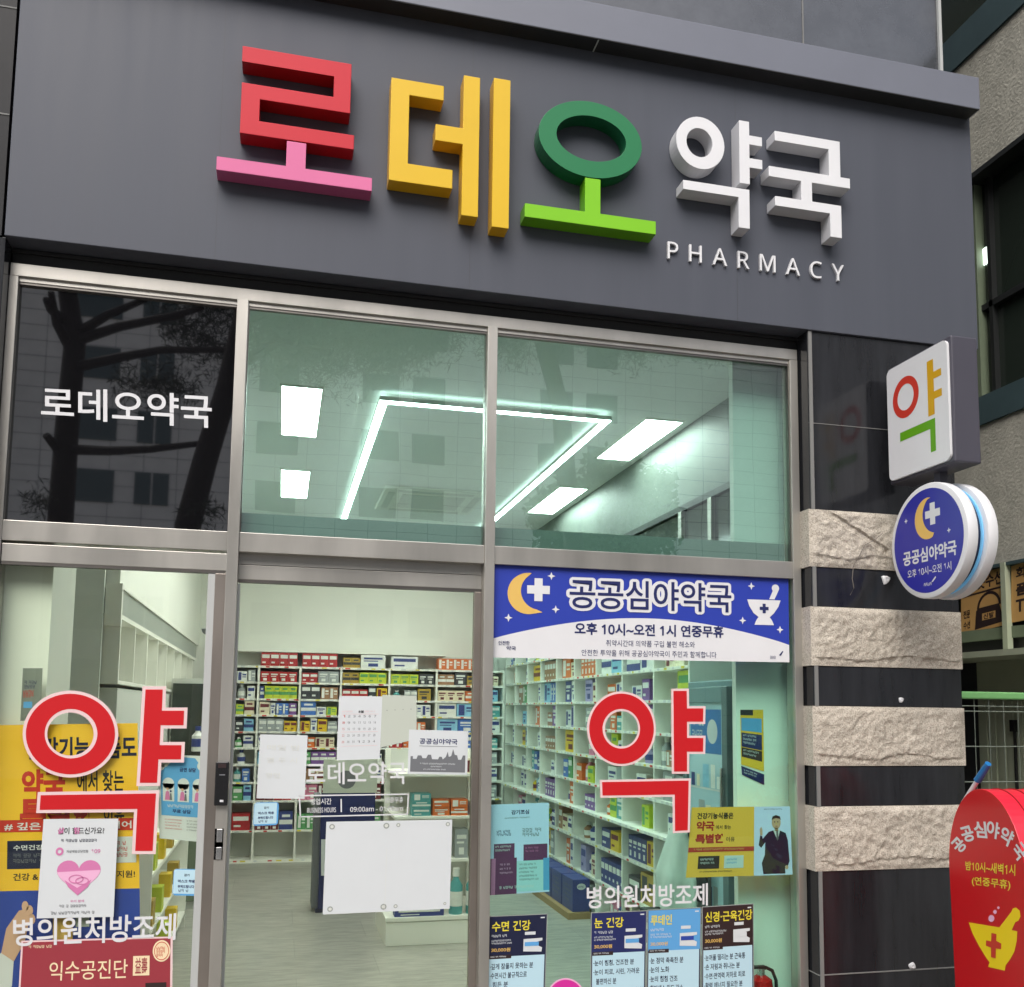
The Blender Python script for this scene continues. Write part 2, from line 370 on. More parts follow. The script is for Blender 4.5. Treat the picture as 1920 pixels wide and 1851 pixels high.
# ---------------- interior shell
CE = 3.45
struct('floor', MB().box(-1.6, 2.9, 0.0, 6.75, -.15, 0.0, 'floor tile'))
struct('ceiling', MB().box(-1.7, 2.9, .05, 6.8, CE, CE+.12, 'ceiling paint'))
struct('wall_back', MB().box(-1.7, 3.0, 6.66, 6.78, 0, CE, 'white paint'))
struct('wall_left', MB().box(-1.72, -1.6, .05, 6.66, 0, CE, 'white paint'))
struct('wall_right', MB().box(2.86, 2.98, .05, 6.66, 0, CE, 'white paint'))
mb = MB(); mb.box(2.5, 2.86, 2.62, 6.66, 2.3, CE, 'louvre grey'); mb.box(2.5, 2.86, .5, 2.62, 2.94, CE, 'louvre grey'); mb.box(2.5, 2.86, .5, 2.62, 2.3, 2.36, 'louvre grey')
struct('wall_bulkhead', mb)
struct('wall_bulkhead_left', MB().box(-1.6, -.87, 1.4, 6.66, 2.26, CE, 'white paint'))
struct('pillar_right', MB().box(2.152, 2.45, .15, .19, 0, CE, 'pier paint'))
struct('pillar_left', MB().box(-1.13, -.915, .07, .5, 0, CE, 'pier paint'))

# ================================================================ PHARMACY BUILDING (stone-clad upper wall)
b = thing('pharmacy_building', (1, 3, 0), 'dark granite clad building above the grey shop sign', 'building')
mb = MB(); mb.box(-9, 3.36, .06, .3, 4.5, 12, 'granite upper')
for x in (-.9, .8, 2.53): mb.box(x-.004, x+.004, .057, .061, 4.5, 12, 'joint')
for z in (6.4, 8.2): mb.box(-9, 3.36, .057, .0605, z-.004, z+.004, 'joint')
part('granite_cladding', mb, b)
part('corner_trim', MB().box(3.345, 3.363, .045, .06, 4.6, 12, 'seal'), b)
part('side_wall', MB().box(3.1, 3.34, .3, 14, 0, 12, 'granite upper'), b)
part('lintel', MB().box(-1.14, 3.1, .02, .3, 3.47, 4.5, 'dark recess'), b)
part('roof', MB().box(-9, 3.36, .3, 14, 11.8, 12, 'dark recess'), b)
part('rear_wall', MB().box(-9, 3.1, 6.8, 7.0, 0, 11.8, 'dark recess'), b)
part('upper_floor_slab', MB().box(-9, 3.1, .3, 6.8, 3.6, 3.8, 'dark recess'), b)
mb = MB().box(-9, -1.76, .02, .25, 0, 4.49, 'granite')
for z in (.42, 1.18, 2.1, 3.0, 3.97): mb.box(-9, -1.76, .017, .0205, z, z+.005, 'joint')
part('left_front_wall', mb, b); part('left_side_wall', MB().box(-1.95, -1.75, .1, 6.8, 0, 3.6, 'dark recess'), b)

# ---------------- banded stone pillars
BANDS = [(4.5, 2.575, 'g'), (2.575, 2.299, 's'), (2.299, 2.108, 'g'), (2.108, 1.829, 's'), (1.829, 1.64, 'g'), (1.64, 1.363, 's'), (1.363, 1.176, 'g'), (1.176, .884, 's'), (.884, 0, 'g')]
def rough_block(x0, x1, z0, z1, yf, yb, seed, left=True):
    mb = MB(); nx, nz = 150, 48; vs_ = []; fs = []
    off = Vector((seed*7.3, seed*3.1, seed))
    for j in range(nz+1):
        for i in range(nx+1):
            x = x0+(x1-x0)*i/nx; z = z0+(z1-z0)*j/nz
            e = min(i, nx-i)/6; g = min(j, nz-j)/3.5; k = min(1, e, 1)*min(1, g)
            q = Vector((x, 0, z))
            d = .013+.007*noise.noise(q*3.2+off)+.008*noise.noise(q*8+off)-.007*abs(noise.noise(q*17+off))+.006*noise.noise(q*30+off)+.0045*noise.noise(q*70+off)
            # split line left by the chisel, wandering near the lower edge
            zc = z0+(z1-z0)*(.17+.12*noise.noise(Vector((x*4.5, seed*2.2, 0)))+.03*noise.noise(Vector((x*22, seed, 3))))
            if z < zc: d -= .008*min(1, (zc-z)/.006)
            zd = z0+(z1-z0)*(1.15-(x-x0)/.5) if seed == 1 else None
            if zd is not None and abs(z-zd) < .016 and x < x0+.42: d -= .012
            vs_.append((x, yf-max(d*.82, -.004)*k, z))
    w_ = nx+1
    for j in range(nz):
        for i in range(nx): fs.append((j*w_+i, j*w_+i+1, (j+1)*w_+i+1, (j+1)*w_+i))
    mb.add(vs_, fs, 'stone', True)
    for f in ([(x0, yf, z0), (x0, yf, z1), (x0, yb, z1), (x0, yb, z0)], [(x1, yf, z0), (x1, yf, z1), (x1, yb, z1), (x1, yb, z0)], [(x0, yf, z0), (x1, yf, z0), (x1, yb, z0), (x0, yb, z0)], [(x0, yf, z1), (x1, yf, z1), (x1, yb, z1), (x0, yb, z1)], [(x0, yb, z0), (x1, yb, z0), (x1, yb, z1), (x0, yb, z1)]):
        mb.poly(f, 'stone')
    return mb
def pillar(x0, x1, label, seed0, edge_x, top):
    t = thing('stone_pillar', ((x0+x1)/2, .2, 0), label, 'pillar'); k = seed0
    for z1, z0, kind in BANDS:
        if kind == 's':
            o = part('rough_block', rough_block(x0-.012, x1+.004, z0, z1, -.1, .09, k), t); k += 1
        else:
            z1_ = min(z1, top); mb = MB(); mb.box(x0, x1, -.095, .5, z0, z1_, 'granite')
            if z1_ > 3:
                mb.box(x0, x1, -.0975, -.0949, 2.996, 3.0, 'joint')
            if z0 == 0: mb.box(x0, x1, -.0975, -.0949, .418, .424, 'joint'); mb.box(x0-.002, x0, -.0949, .04, .418, .424, 'joint')
            part('granite_block', mb, t, bevel=.004)
        if kind == 'g': part('corner_trim', MB().box(edge_x-.008, edge_x+.010, -.102, -.0955, z0, min(z1, top), 'joint'), t) if edge_x else None
    return t
pillar(2.425, 3.232, 'right-hand pillar of alternating black granite and rough beige stone bands under the projecting signs', 1, 2.437, 3.455)
pillar(-1.75, -1.128, 'narrow strip of banded black granite pillar along the left photo edge', 11, None, 3.455)
tag(MB().box(-1.75, -1.143, -.10, .1, 3.46, 12, 'granite strip').box(-1.75, -1.143, -.1025, -.0999, 4.425, 4.431, 'joint').box(-1.75, -1.143, -.1025, -.0999, 3.965, 3.971, 'joint').build('granite_wall_strip'), 'polished black granite strip beside the left end of the shop sign', 'wall')

# white fixings and loose wire on the right pillar
cb = MB(); pts = [atY(x, y, -.125) for x, y in ((1655, 1000), (1640, 1012), (1622, 1022), (1607, 1050), (1600, 1062), (1598, 1085), (1601, 1103), (1594, 1116))]
cb.tube(pts, .0018, 'cable grey', 6); tag(cb.build('loose_wire'), 'thin loose wire hanging down the top stone band of the pillar', 'wire')
for (x, y), s, lb in (((1662, 1086), .022, 'white filler patch with a screw hole beside the round blue sign'), ((1690, 1312), .014, 'small white plaster blob on the black band below the round sign'), ((1711, 1812), .016, 'white plaster blob on the lowest joint of the pillar')):
    c = atY(x, y, -.1); mb = MB(); n = 14
    prof = [(s, .0), (s*.9, .006), (s*.45, .010), (s*.12, .007)]
    for q in range(1): mb.lathe([(r0, -h) for r0, h in prof], 0, 0, 'print white', 12, 'z', 0)
    for i, v in enumerate(mb.v): mb.v[i] = Vector((c.x+v.x*(1+.5*noise.noise(v*60+c)), -.0955+v.z, c.z+v.y*(1+.7*noise.noise(v*40-c))))
    tag(mb.build('plaster_patch'), lb, 'plaster patch')

# ================================================================ FASCIA SIGN
FY = -.11; FF = -.195
f = thing('fascia_sign', (1.12, FY, 3.457), 'wide charcoal grey shop sign board with raised coloured Korean letters', 'shop sign')
mb = MB(); mb.box(-1.13, 3.387, FY, .018, 3.457, 4.72, 'fascia paint')
part('panel', mb, f, bevel=.003)
for x in (-.33, .75, 2.05): part('panel_seam', MB().box(x, x+.0016, FY-.0006, FY+.002, 3.459, 4.69, 'fascia seam'), f)
mb = MB(); mb.box(-1.132, 3.376, -.2, .055, 4.692, 4.866, 'cornice paint'); part('cornice', mb, f, bevel=.003)
mb = MB(); mb.box(-1.12, 3.366, -.193, -.112, 4.6905, 4.6925, 'dark recess')
mb.box(-1.13, 3.37, -.1985, -.1945, 4.689, 4.6935, 'black gap'); mb.box(1.32, 1.326, -.193, -.112, 4.688, 4.6925, 'seal'); part('cornice_soffit', mb, f)
mb = MB(); mb.box(-1.13, 3.38, .019, .035, 3.40, 3.462, 'black gap'); part('sign_back_gap', mb, f)

def Lp(zx, zy, kind):
    if kind == 'a': return (380+zx*.1945, 40+zy*.1945)
    if kind == 'b': return (zx/2, zy/2)
    if kind == 'c': return (960+zx/2, zy/2)
def W(zx, zy, kind, Y=FF): q = atY(*Lp(zx, zy, kind), Y); return (q.x, q.z)
def rectloop(x0, x1, z0, z1): return [(x0, z0), (x1, z0), (x1, z1), (x0, z1)]
EX = lambda u, v, d: Vector((u, d, v))
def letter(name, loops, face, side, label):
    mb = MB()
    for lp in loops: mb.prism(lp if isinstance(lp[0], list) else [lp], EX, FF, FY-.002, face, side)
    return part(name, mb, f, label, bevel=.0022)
# red rieul
xl, zt = W(385, 235, 'a'); xr = W(1437, 405, 'a')[0]; z1 = W(385, 385, 'a')[1]; xi = W(1265, 600, 'a')[0]
z2 = W(370, 585, 'a')[1]; z3 = W(1428, 890, 'a')[1]; xj = W(550, 850, 'a')[0]; z4 = W(1460, 1100, 'a')[1]; z5 = W(360, 1075, 'a')[1]; xe = W(1460, 1150, 'a')[0]; xl2 = W(360, 1000, 'a')[0]
red_loop = [(xl, zt), (xr, zt), (xr, z3), (xj, z3), (xj, z4), (xe, z4), (xe, z5), (xl2, z5), (xl2, z2), (xi, z2), (xi, z1), (xl, z1)]
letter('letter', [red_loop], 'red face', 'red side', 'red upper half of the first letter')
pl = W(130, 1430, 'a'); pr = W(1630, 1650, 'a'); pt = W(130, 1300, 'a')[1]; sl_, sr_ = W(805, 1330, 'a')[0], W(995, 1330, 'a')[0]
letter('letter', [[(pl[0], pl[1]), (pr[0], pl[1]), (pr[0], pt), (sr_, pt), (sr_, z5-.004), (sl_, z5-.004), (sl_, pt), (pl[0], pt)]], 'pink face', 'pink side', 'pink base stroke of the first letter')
# yellow de
x0, za = W(1468, 290, 'b'); x1 = W(1665, 340, 'b')[0]; zb = W(1665, 378, 'b')[1]; xi2 = W(1533, 480, 'b')[0]; zc = W(1697, 638, 'b')[1]; zd = W(1462, 675, 'b')[1]; x1b = W(1697, 665, 'b')[0]
y_c = [(x0, za), (x1, za), (x1, zb), (xi2, zb), (xi2, zc), (x1b, zc), (x1b, zd), (x0, zd)]
vx0, vx1 = W(1735, 540, 'b')[0], W(1797, 540, 'b')[0]; vt = W(1770, 287, 'b')[1]; vb = W(1792, 815, 'b')[1]
sx = W(1633, 495, 'b')[0]; st = W(1635, 465, 'b')[1]; sb = W(1630, 525, 'b')[1]
y_v = [(vx0, vt), (vx1, vt), (vx1, vb), (vx0, vb), (vx0, sb), (sx, sb), (sx, st), (vx0, st)]
wx0, wx1 = W(1848, 570, 'b')[0], W(1911, 570, 'b')[0]; wt = W(1880, 296, 'b')[1]; wb = W(1907, 858, 'b')[1]
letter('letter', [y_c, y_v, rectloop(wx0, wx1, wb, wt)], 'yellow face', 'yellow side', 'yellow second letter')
# green o
gl = W(100, 505, 'c'); gr = W(487, 545, 'c'); gt = W(245, 373, 'c'); gb = W(335, 672, 'c')
gcx, gcz, grx, grz = (gl[0]+gr[0])/2, (gt[1]+gb[1])/2, (gr[0]-gl[0])/2, (gt[1]-gb[1])/2
il, ir = W(167, 505, 'c')[0], W(428, 540, 'c')[0]; it, ib = W(265, 430, 'c')[1], W(350, 612, 'c')[1]
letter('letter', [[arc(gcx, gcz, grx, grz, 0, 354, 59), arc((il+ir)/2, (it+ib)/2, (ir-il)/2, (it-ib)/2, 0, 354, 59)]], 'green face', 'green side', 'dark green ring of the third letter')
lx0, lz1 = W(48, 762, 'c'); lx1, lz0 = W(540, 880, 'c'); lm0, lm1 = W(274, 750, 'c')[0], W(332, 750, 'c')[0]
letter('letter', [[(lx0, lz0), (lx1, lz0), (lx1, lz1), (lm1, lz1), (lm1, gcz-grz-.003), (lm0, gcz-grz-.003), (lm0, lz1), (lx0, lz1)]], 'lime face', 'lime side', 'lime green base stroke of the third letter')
# white yak
wl, wr = W(616, 540, 'c')[0], W(797, 545, 'c')[0]; wt_, wb_ = W(690, 436, 'c')[1], W(720, 636, 'c')[1]
hl, hr = W(655, 530, 'c')[0], W(752, 545, 'c')[0]; ht, hb = W(695, 480, 'c')[1], W(712, 590, 'c')[1]
ringw = [arc((wl+wr)/2, (wt_+wb_)/2, (wr-wl)/2, (wt_-wb_)/2, 0, 351, 39), arc((hl+hr)/2, (ht+hb)/2, (hr-hl)/2, (ht-hb)/2, 0, 351, 39)]
ax0, ax1 = W(853, 580, 'c')[0], W(891, 580, 'c')[0]; at_, ab_ = W(872, 454, 'c')[1], W(880, 690, 'c')[1]; ae = W(938, 540, 'c')[0]
s1t, s1b, s2t, s2b = W(915, 512, 'c')[1], W(915, 546, 'c')[1], W(915, 597, 'c')[1], W(915, 632, 'c')[1]
ya = [(ax0, at_), (ax1, at_), (ax1, s1t), (ae, s1t), (ae, s1b), (ax1, s1b), (ax1, s2t), (ae, s2t), (ae, s2b), (ax1, s2b), (ax1, ab_), (ax0, ab_)]
k0, kt = W(642, 674, 'c'); k1 = W(891, 740, 'c')[0]; ki = W(850, 790, 'c')[0]; kb = W(642, 708, 'c')[1]; ke = W(880, 857, 'c')[1]
gi = [(k0, kt), (k1, kt), (k1, ke), (ki, ke), (ki, kb), (k0, kb)]
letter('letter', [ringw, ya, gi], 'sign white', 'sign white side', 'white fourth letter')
# white guk
n0, n_t = W(985, 490, 'c'); n1 = W(1230, 560, 'c')[0]; nb_ = W(985, 526, 'c')[1]; ni = W(1188, 590, 'c')[0]
m0, m_t = W(963, 622, 'c'); m1 = W(1268, 690, 'c')[0]; m_b = W(963, 660, 'c')[1]; e0, e1 = W(1085, 720, 'c')[0], W(1126, 720, 'c')[0]
o0_, o_t = W(987, 735, 'c'); o_b = W(987, 770, 'c')[1]; oe = W(1210, 890, 'c')[1]
guk = [(n0, n_t), (n1, n_t), (n1, m_t), (m1, m_t), (m1, m_b), (e1, m_b), (e1, o_t), (n1, o_t), (n1, oe), (ni, oe), (ni, o_b), (o0_, o_b), (o0_, o_t), (e0, o_t), (e0, m_b), (m0, m_b), (m0, m_t), (ni, m_t), (ni, nb_), (n0, nb_)]
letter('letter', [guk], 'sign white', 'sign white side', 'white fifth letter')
# PHARMACY lettering, thin raised characters
pa = atY(1252, 452, FY-.014); pb = atY(1583, 523, FY-.014); ph = atY(1252, 484, FY-.014); hgt = pa.z-ph.z
ws = [text_mesh(ch, 0., 6) for ch in 'PHARMACY']; tot = sum(t_[2] for t_ in ws); sc_ = hgt/.72; gap = ((pb.x-pa.x)-tot*sc_)/7; x = pa.x
for ch, (vn, fs, tw, th) in zip('PHARMACY', ws):
    mb = MB(); wd_ = tw*sc_; hh = th*sc_; pts = [(x+u*wd_, pa.z-(1-th/.73)*hgt*.5-v*hh) for u, v in vn]; x += wd_+gap
    mb.add([(a_, FY-.014, z_) for a_, z_ in pts], fs, 'sign white'); ed = {}
    for t_ in fs:
        for i in range(len(t_)):
            kk = tuple(sorted((t_[i], t_[(i+1) % len(t_)]))); ed[kk] = ed.get(kk, 0)+1
    for (i, j), c_ in ed.items():
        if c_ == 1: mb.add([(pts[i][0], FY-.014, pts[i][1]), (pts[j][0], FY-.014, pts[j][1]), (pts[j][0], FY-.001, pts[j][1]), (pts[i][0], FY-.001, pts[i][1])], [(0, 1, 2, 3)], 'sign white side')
    part('small_letter', mb, f, recalc=False)

# ================================================================ SHOPFRONT
s = thing('shopfront_frame', (.65, 0, 0), 'brushed steel shopfront frame with green glass transom panes', 'shopfront')
ZR0, ZR1 = 2.248, 2.33; ZT0, ZT1 = 3.335, 3.388
mb = MB(); mb.box(-1.125, 2.415, -.02, .06, ZT0, ZT1, 'steel'); part('head_rail', mb, s, bevel=.002)
part('head_cover', MB().box(-1.125, 2.424, .0, .06, ZT1, 3.462, 'dark recess').box(-1.125, 2.424, -.012, 0, 3.436, 3.45, 'dark recess'), s)
for x0, x1, z0, z1 in ((-1.127, -1.092, 0, ZT0), (2.374, 2.416, 0, ZT0)): part('side_jamb', MB().box(x0, x1, -.02, .06, z0, z1, 'steel'), s, bevel=.002)
part('side_cover', MB().box(2.416, 2.424, -.0, .08, 0, 3.39, 'dark steel'), s)
for x0, x1 in ((-.237, -.190), (.857, .902)): part('mullion', MB().box(x0, x1, -.03, .06, 0, ZT0, 'steel'), s, bevel=.002)
for x0, x1 in ((-1.092, -.237), (-.19, .857), (.902, 2.374)): part('transom_rail', MB().box(x0, x1, -.02, .06, ZR0, ZR1, 'steel'), s, bevel=.002)
mb = MB()
for x0, x1 in ((-1.092, -.237), (-.19, .857), (.902, 2.374)):
    mb.box(x0, x1, -.004, .016, ZT0-.028, ZT0-.018, 'dark steel'); mb.box(x0, x1, -.008, .012, ZT0-.018, ZT0, 'steel')
part('glazing_bead', mb, s)
for x in (-.1915, .855, .899, 2.37, -.2395): part('glazing_gasket', MB().box(x, x+.006, -.006, .02, ZR1, ZT0-.028, 'dark steel'), s)
for x0, x1, lb in ((-.19, .857, None), (.902, 2.374, None)): part('transom_pane', MB().box(x0, x1, .012, .02, ZR1, ZT0-.018, 'transom glass'), s, lb)
part('black_pane', MB().box(-1.092, -.237, .012, .02, ZR1, ZT0-.018, 'black panel'), s, 'opaque black glass panel above the left door')
part('fixed_pane', MB().box(.902, 2.374, .002, .010, 0.0, ZR0, 'fixed glass'), s)
part('recess', MB().box(-.19, .857, .03, .06, 2.203, 2.249, 'steel'), s)
hz = atY(940, 988, .04).z
part('header_box', MB().box(-.236, 2.373, .061, .068, 2.20, hz, 'grey panel').box(-.236, 2.11, .068, .2, 2.26, hz, 'grey panel'), s)

# sliding doors
def door(x0, x1, y, ztop, rail_h, label, stile_r, glass_x0, glass_x1):
    d = thing('sliding_door', ((x0+x1)/2, y, 0), label, 'door')
    part('top_rail', MB().box(x0, x1, y-.018, y+.018, ztop-rail_h, ztop, 'steel'), d, bevel=.002)
    part('rail_gasket', MB().box(x0, x1, y-.016, y+.016, ztop-rail_h-.012, ztop-rail_h, 'dark steel'), d)
    for a, b_ in stile_r: part('stile', MB().box(a, b_, y-.018, y+.018, 0.01, ztop-rail_h-.012, 'door steel'), d, bevel=.002)
    part('pane', MB().box(glass_x0, glass_x1, y-.004, y+.004, .01, ztop-rail_h-.012, 'door glass'), d)
    part('bottom_rail', MB().box(glass_x0, glass_x1, y-.016, y+.016, .01, .09, 'steel'), d)
    return d
dl = door(-1.088, -.20, -.004, 2.236, .072, 'left glass sliding door covered in a red letter decal and posters', [(-.279, -.212)], -1.085, -.279)
part('edge_seal', MB().box(-.307, -.279, -.018, .01, .01, 2.15, 'seal'), dl)
part('edge_seal', MB().box(-.212, -.203, -.012, .014, .01, 2.15, 'seal'), dl)
l0, l1 = atY(405, 1428, -.03), atY(427, 1510, -.03)
lk = MB(); lk.box(l0.x, l1.x, -.05, -.022, l1.z, l0.z, 'black plastic'); lk = part('door_lock', lk, dl, bevel=.004)
g = Flat(PXM(-.0506)); g.rect(412, 1500, 419, 1504, 'print white', 0); g.rect(411, 1452, 422, 1454, 'grey print', 0); g.rect(409, 1432, 424, 1440, 'brown dark print', 0); g.build('lock_keypad', lk, recalc=False)
h0, h1 = atY(403, 1553, -.03), atY(418, 1613, -.03)
part('handle', MB().box(h0.x, h1.x, -.03, -.022, h1.z, h0.z, 'black plastic').box(h0.x+.008, h1.x-.006, -.036, -.03, h0.z-.055, h0.z-.003, 'silver').box(h0.x+.008, h1.x-.006, -.036, -.03, h1.z+.004, h0.z-.075, 'silver'), dl, bevel=.002)
dm = door(-.19, .857, .045, 2.20, .062, 'middle glass sliding door with paper notices behind white lettering', [(.825, .857)], -.183, .825)
part('edge_seal', MB().box(-.19, -.180, .03, .06, .01, 2.12, 'seal'), dm)

# ================================================================ PROJECTING SIGNS
bx = thing('projecting_sign', (2.87, -.4, 2.7), 'projecting charcoal box sign with a white face and coloured letter', 'sign')
X0, X1 = 2.8, 2.948; ya_, yb_ = -.622, -.168; z0, z1 = 2.70, 3.272
part('case', MB().box(X0+.012, X1, ya_, yb_, z0, z1, 'charcoal case'), bx, bevel=.008)
def rrect(u0, u1, v0, v1, r, n=6):
    p = []
    for cx_, cz_, t in ((u1-r, v1-r, 0), (u0+r, v1-r, 90), (u0+r, v0+r, 180), (u1-r, v0+r, 270)): p += arc(cx_, cz_, r, r, t, t+90, n)
    return p
mb = MB(); mb.prism([rrect(ya_+.014, yb_-.012, z0+.014, z1-.014, .03)], lambda u, v, d: Vector((d, u, v)), X0, X0+.014, 'sign white', 'sign white'); fc = part('face', mb, bx)
FX = lambda X: (lambda u, v: atX(u, v, X))
g = Flat(FX(X0-.0006), (-1, 0, 0))
def from_zoom(zx, zy): return (1640+zx*.15127, 560+zy*.15127)
def xw(zx, zy): q = atX(*from_zoom(zx, zy), X0); return (q.y, q.z)
PW = Flat(lambda u, v: Vector((X0-.0006, u, v)), (-1, 0, 0))
c0 = xw(387, 1220); lft = xw(225, 1250)[0]; rgt = xw(548, 1180)[0]; tp = xw(420, 945)[1]; bt = xw(355, 1490)[1]
PW.ring((lft+rgt)/2, (tp+bt)/2, (lft-rgt)/2, (tp-bt)/2, (lft-rgt)/2-.036, (tp-bt)/2-.036, 'red print', 0)
a = xw(640, 790); b2 = xw(745, 1430); s1 = xw(825, 900); s2 = xw(830, 1170)
yt, yl = a[1], b2[1]; v0_, v1_ = a[0]-.003, xw(735, 1100)[0]
PW.rect(v0_, yt, v1_, yl, 'yellow side', 0); PW.rect(v1_, xw(780, 880)[1], s1[0], xw(780, 970)[1], 'yellow side', 0); PW.rect(v1_, xw(780, 1130)[1], s1[0], xw(780, 1225)[1], 'yellow side', 0)
q0 = (1689, 816); 
gy0 = xw(315, 1650); gy1 = xw(750, 1480); gz_t = xw(740, 1480)[1]; gx_l = gy0[0]; gx_r = gy1[0]
gv = atX(1755, 845, X0)
PW.shape([(gx_l, gz_t), (gx_r, gz_t), (gx_r, gv.z), (gx_r+.035, gv.z), (gx_r+.035, gz_t-.042), (gx_l, gz_t-.042)], 'lime side', 0)
PW.build('letter_print', fc, recalc=False)
for z in (3.1, 2.8): part('mounting_arm', MB().box(2.86, 2.9, -.17, -.09, z, z+.04, 'dark steel'), bx)

rd = thing('round_sign', (2.87, -.44, 2.11), 'round blue night pharmacy sign with white rims hanging below the box sign', 'sign')
RC = (-.440, 2.384); RR = .262
def disc(x0, x1, nm):
    mb = MB(); mb.lathe([(RR-.012, x0), (RR-.003, x0+.003), (RR, x0+.01), (RR, x1-.01), (RR-.004, x1)], RC[0], RC[1], 'sign white', 64, 'x', 0); return part(nm, mb, rd)
d1 = disc(2.80, 2.853, 'disc'); d2 = disc(2.90, 2.953, 'disc')
core = MB(); core.lathe([(RR-.03, 2.852), (RR-.03, 2.901)], RC[0], RC[1], 'navy dark', 48, 'x', 0); part('core', core, rd)
core = MB(); core.lathe([(RR-.029, 2.886), (RR-.020, 2.888), (RR-.020, 2.894), (RR-.029, 2.896)], RC[0], RC[1], 'led cyan', 48, 'x', 0); part('light_strip', core, rd)
# print on the round face: local frame a = along -y (to the right as seen), b = up
RF = Flat(lambda a, b: Vector((2.7994, RC[0]-a*RR, RC[1]+b*RR)), (-1, 0, 0))
RF.ell(0, 0, .90, .90, 'navy print', 0, 64)
mo = arc(.03, .38, .34, .36, 75, 290, 24); mi_ = [(.03+.34*math.cos(R(290)), .38+.36*math.sin(R(290)))]+arc(.26, .44, .36, .34, 258, 128, 18)
RF.shape(mo+mi_[1:], 'moon', 1); RF.cross(.16, .44, .19, .065, 1, 'print white', 2); RF.star(-.55, .44, .05, 1, 'print white', 1); RF.star(.55, .08, .05, 1, 'print white', 1)
RF.text('공공심야약국', -.66, -.10, .72, -.36, 'print white', 1, .03); RF.text('오후 10시~오전 1시', -.55, -.44, .58, -.585, 'print white', 1, .008)
RF.bars(-.12, -.78, .14, -.70, 1, 'print white', 1, 3); RF.shape([(.08, -.72), (.18, -.64), (.2, -.66), (.11, -.73)], 'print white', 1)
RF.build('face_print', d1, recalc=False)
part('hanger', MB().box(2.86, 2.9, -.46, -.42, 2.64, 2.705, 'charcoal case'), rd); part('bracket', MB().box(2.865, 2.89, -.2, -.09, 2.36, 2.4, 'dark steel'), rd)

# ---------------- red upright capsule sign on the pavement
ang = R(10); ux = Vector((math.sin(ang), math.cos(ang), 0)); nx_ = Vector((-math.cos(ang), math.sin(ang), 0))
rb = Vector((2.80, -.53, 0))+ux*.022; RW = .552; RH = 1.31; RT = .26
# local: u from far end (0) to near end (RW), v up
RS = lambda u, v, d: rb - ux*u - nx_*d + Vector((0, 0, v))
def capsule(wd, h, n=24, foot=.14, taper=.03):
    c = wd/2; pts = [(taper, foot), (0.0, h-.34)]
    pts += [(c-c*math.cos(R(t)), h-.34+.34*math.sin(R(t))) for t in range(6, 180, 6)]
    return pts+[(wd, h-.34), (wd-taper, foot)]
rs = thing('standing_sign', rb+Vector((.1, -.25, 0)), 'red rounded standing sign with a yellow mortar and white arched words', 'sign')
mb = MB(); mb.prism([capsule(RW, RH)], RS, 0, RT, 'red sign', 'red sign side'); body = part('body', mb, rs, bevel=.012)
mb = MB()
for d in (.07, .13, .19): mb.tube([RS(u, v, d)+Vector((0, 0, .0)) + (RS(u, v, d)-RS(RW/2, .9, d)).normalized()*.001 for u, v in capsule(RW, RH)], .003, 'red side', 6)
part('rim_line', mb, rs)
part('base', MB().box(2.72, 3.12, -1.08, -.5, .0, .14, 'rubber'), rs, bevel=.02)
z8 = lambda x, y: (1480+x*.25448, 1380+y*.25448)
def onsign(u, v): d = ray(u, v); return CAM+d*((rb-CAM).dot(nx_)/d.dot(nx_))
RP = Flat(onsign, nx_)
for ch, cu, cv, an in (('공', 1252, 803, -52), ('공', 1315, 722, -27), ('심', 1408, 690, -8), ('야', 1503, 690, 8), ('약', 1603, 742, 26), ('국', 1697, 850, 50)):
    vn, fs, tw, th = text_mesh(ch, .03); ca, sa = math.cos(R(an)), math.sin(R(an)); pts = []
    for a_, b_ in vn:
        x, y = (a_-.5)*96, (b_-.5)*124; pts.append(RP.p(*z8(cu+x*ca-y*sa*.8, cv+.22*x*ca+x*sa+y*ca), 2))
    RP.add(pts, fs, 'print white')
RP.fn = quad_p([z8(1300, 922), z8(1668, 946), z8(1666, 1032), z8(1300, 988)], rb, nx_); RP.text('밤10시~새벽1시', 0, 0, 1, 1, 'gold print', 2, .014)
RP.fn = quad_p([z8(1346, 1034), z8(1632, 1060), z8(1630, 1142), z8(1348, 1106)], rb, nx_); RP.text('(연중무휴)', 0, 0, 1, 1, 'gold print', 2, .014)
RP.fn = onsign
S8 = lambda pts: [z8(*p) for p in pts]
RP.shape(S8([(1324, 1374), (1556, 1412), (1682, 1440), (1678, 1510), (1660, 1590), (1628, 1648), (1596, 1690), (1590, 1730), (1466, 1702), (1478, 1668), (1456, 1640), (1400, 1548), (1352, 1455)]), 'bright yellow', 2)
RP.shape(S8([(1550, 1410), (1638, 1296), (1648, 1272), (1672, 1264), (1700, 1288), (1706, 1330), (1690, 1362), (1668, 1372), (1640, 1432)]), 'bright yellow', 2)
RP.shape(S8([(1493, 1452), (1530, 1460), (1528, 1510), (1566, 1530), (1564, 1572), (1526, 1566), (1524, 1640), (1490, 1630), (1490, 1560), (1452, 1546), (1454, 1506), (1491, 1514)]), 'red print', 4)
for u, v, q in ((1492, 1345, 22), (1519, 1297, 13), (1544, 1266, 9)): c_ = z8(u, v); RP.ell(*c_, q*.2545, q*.30, 'heart pale', 3, 14)
RP.build('face_print', body, recalc=False)

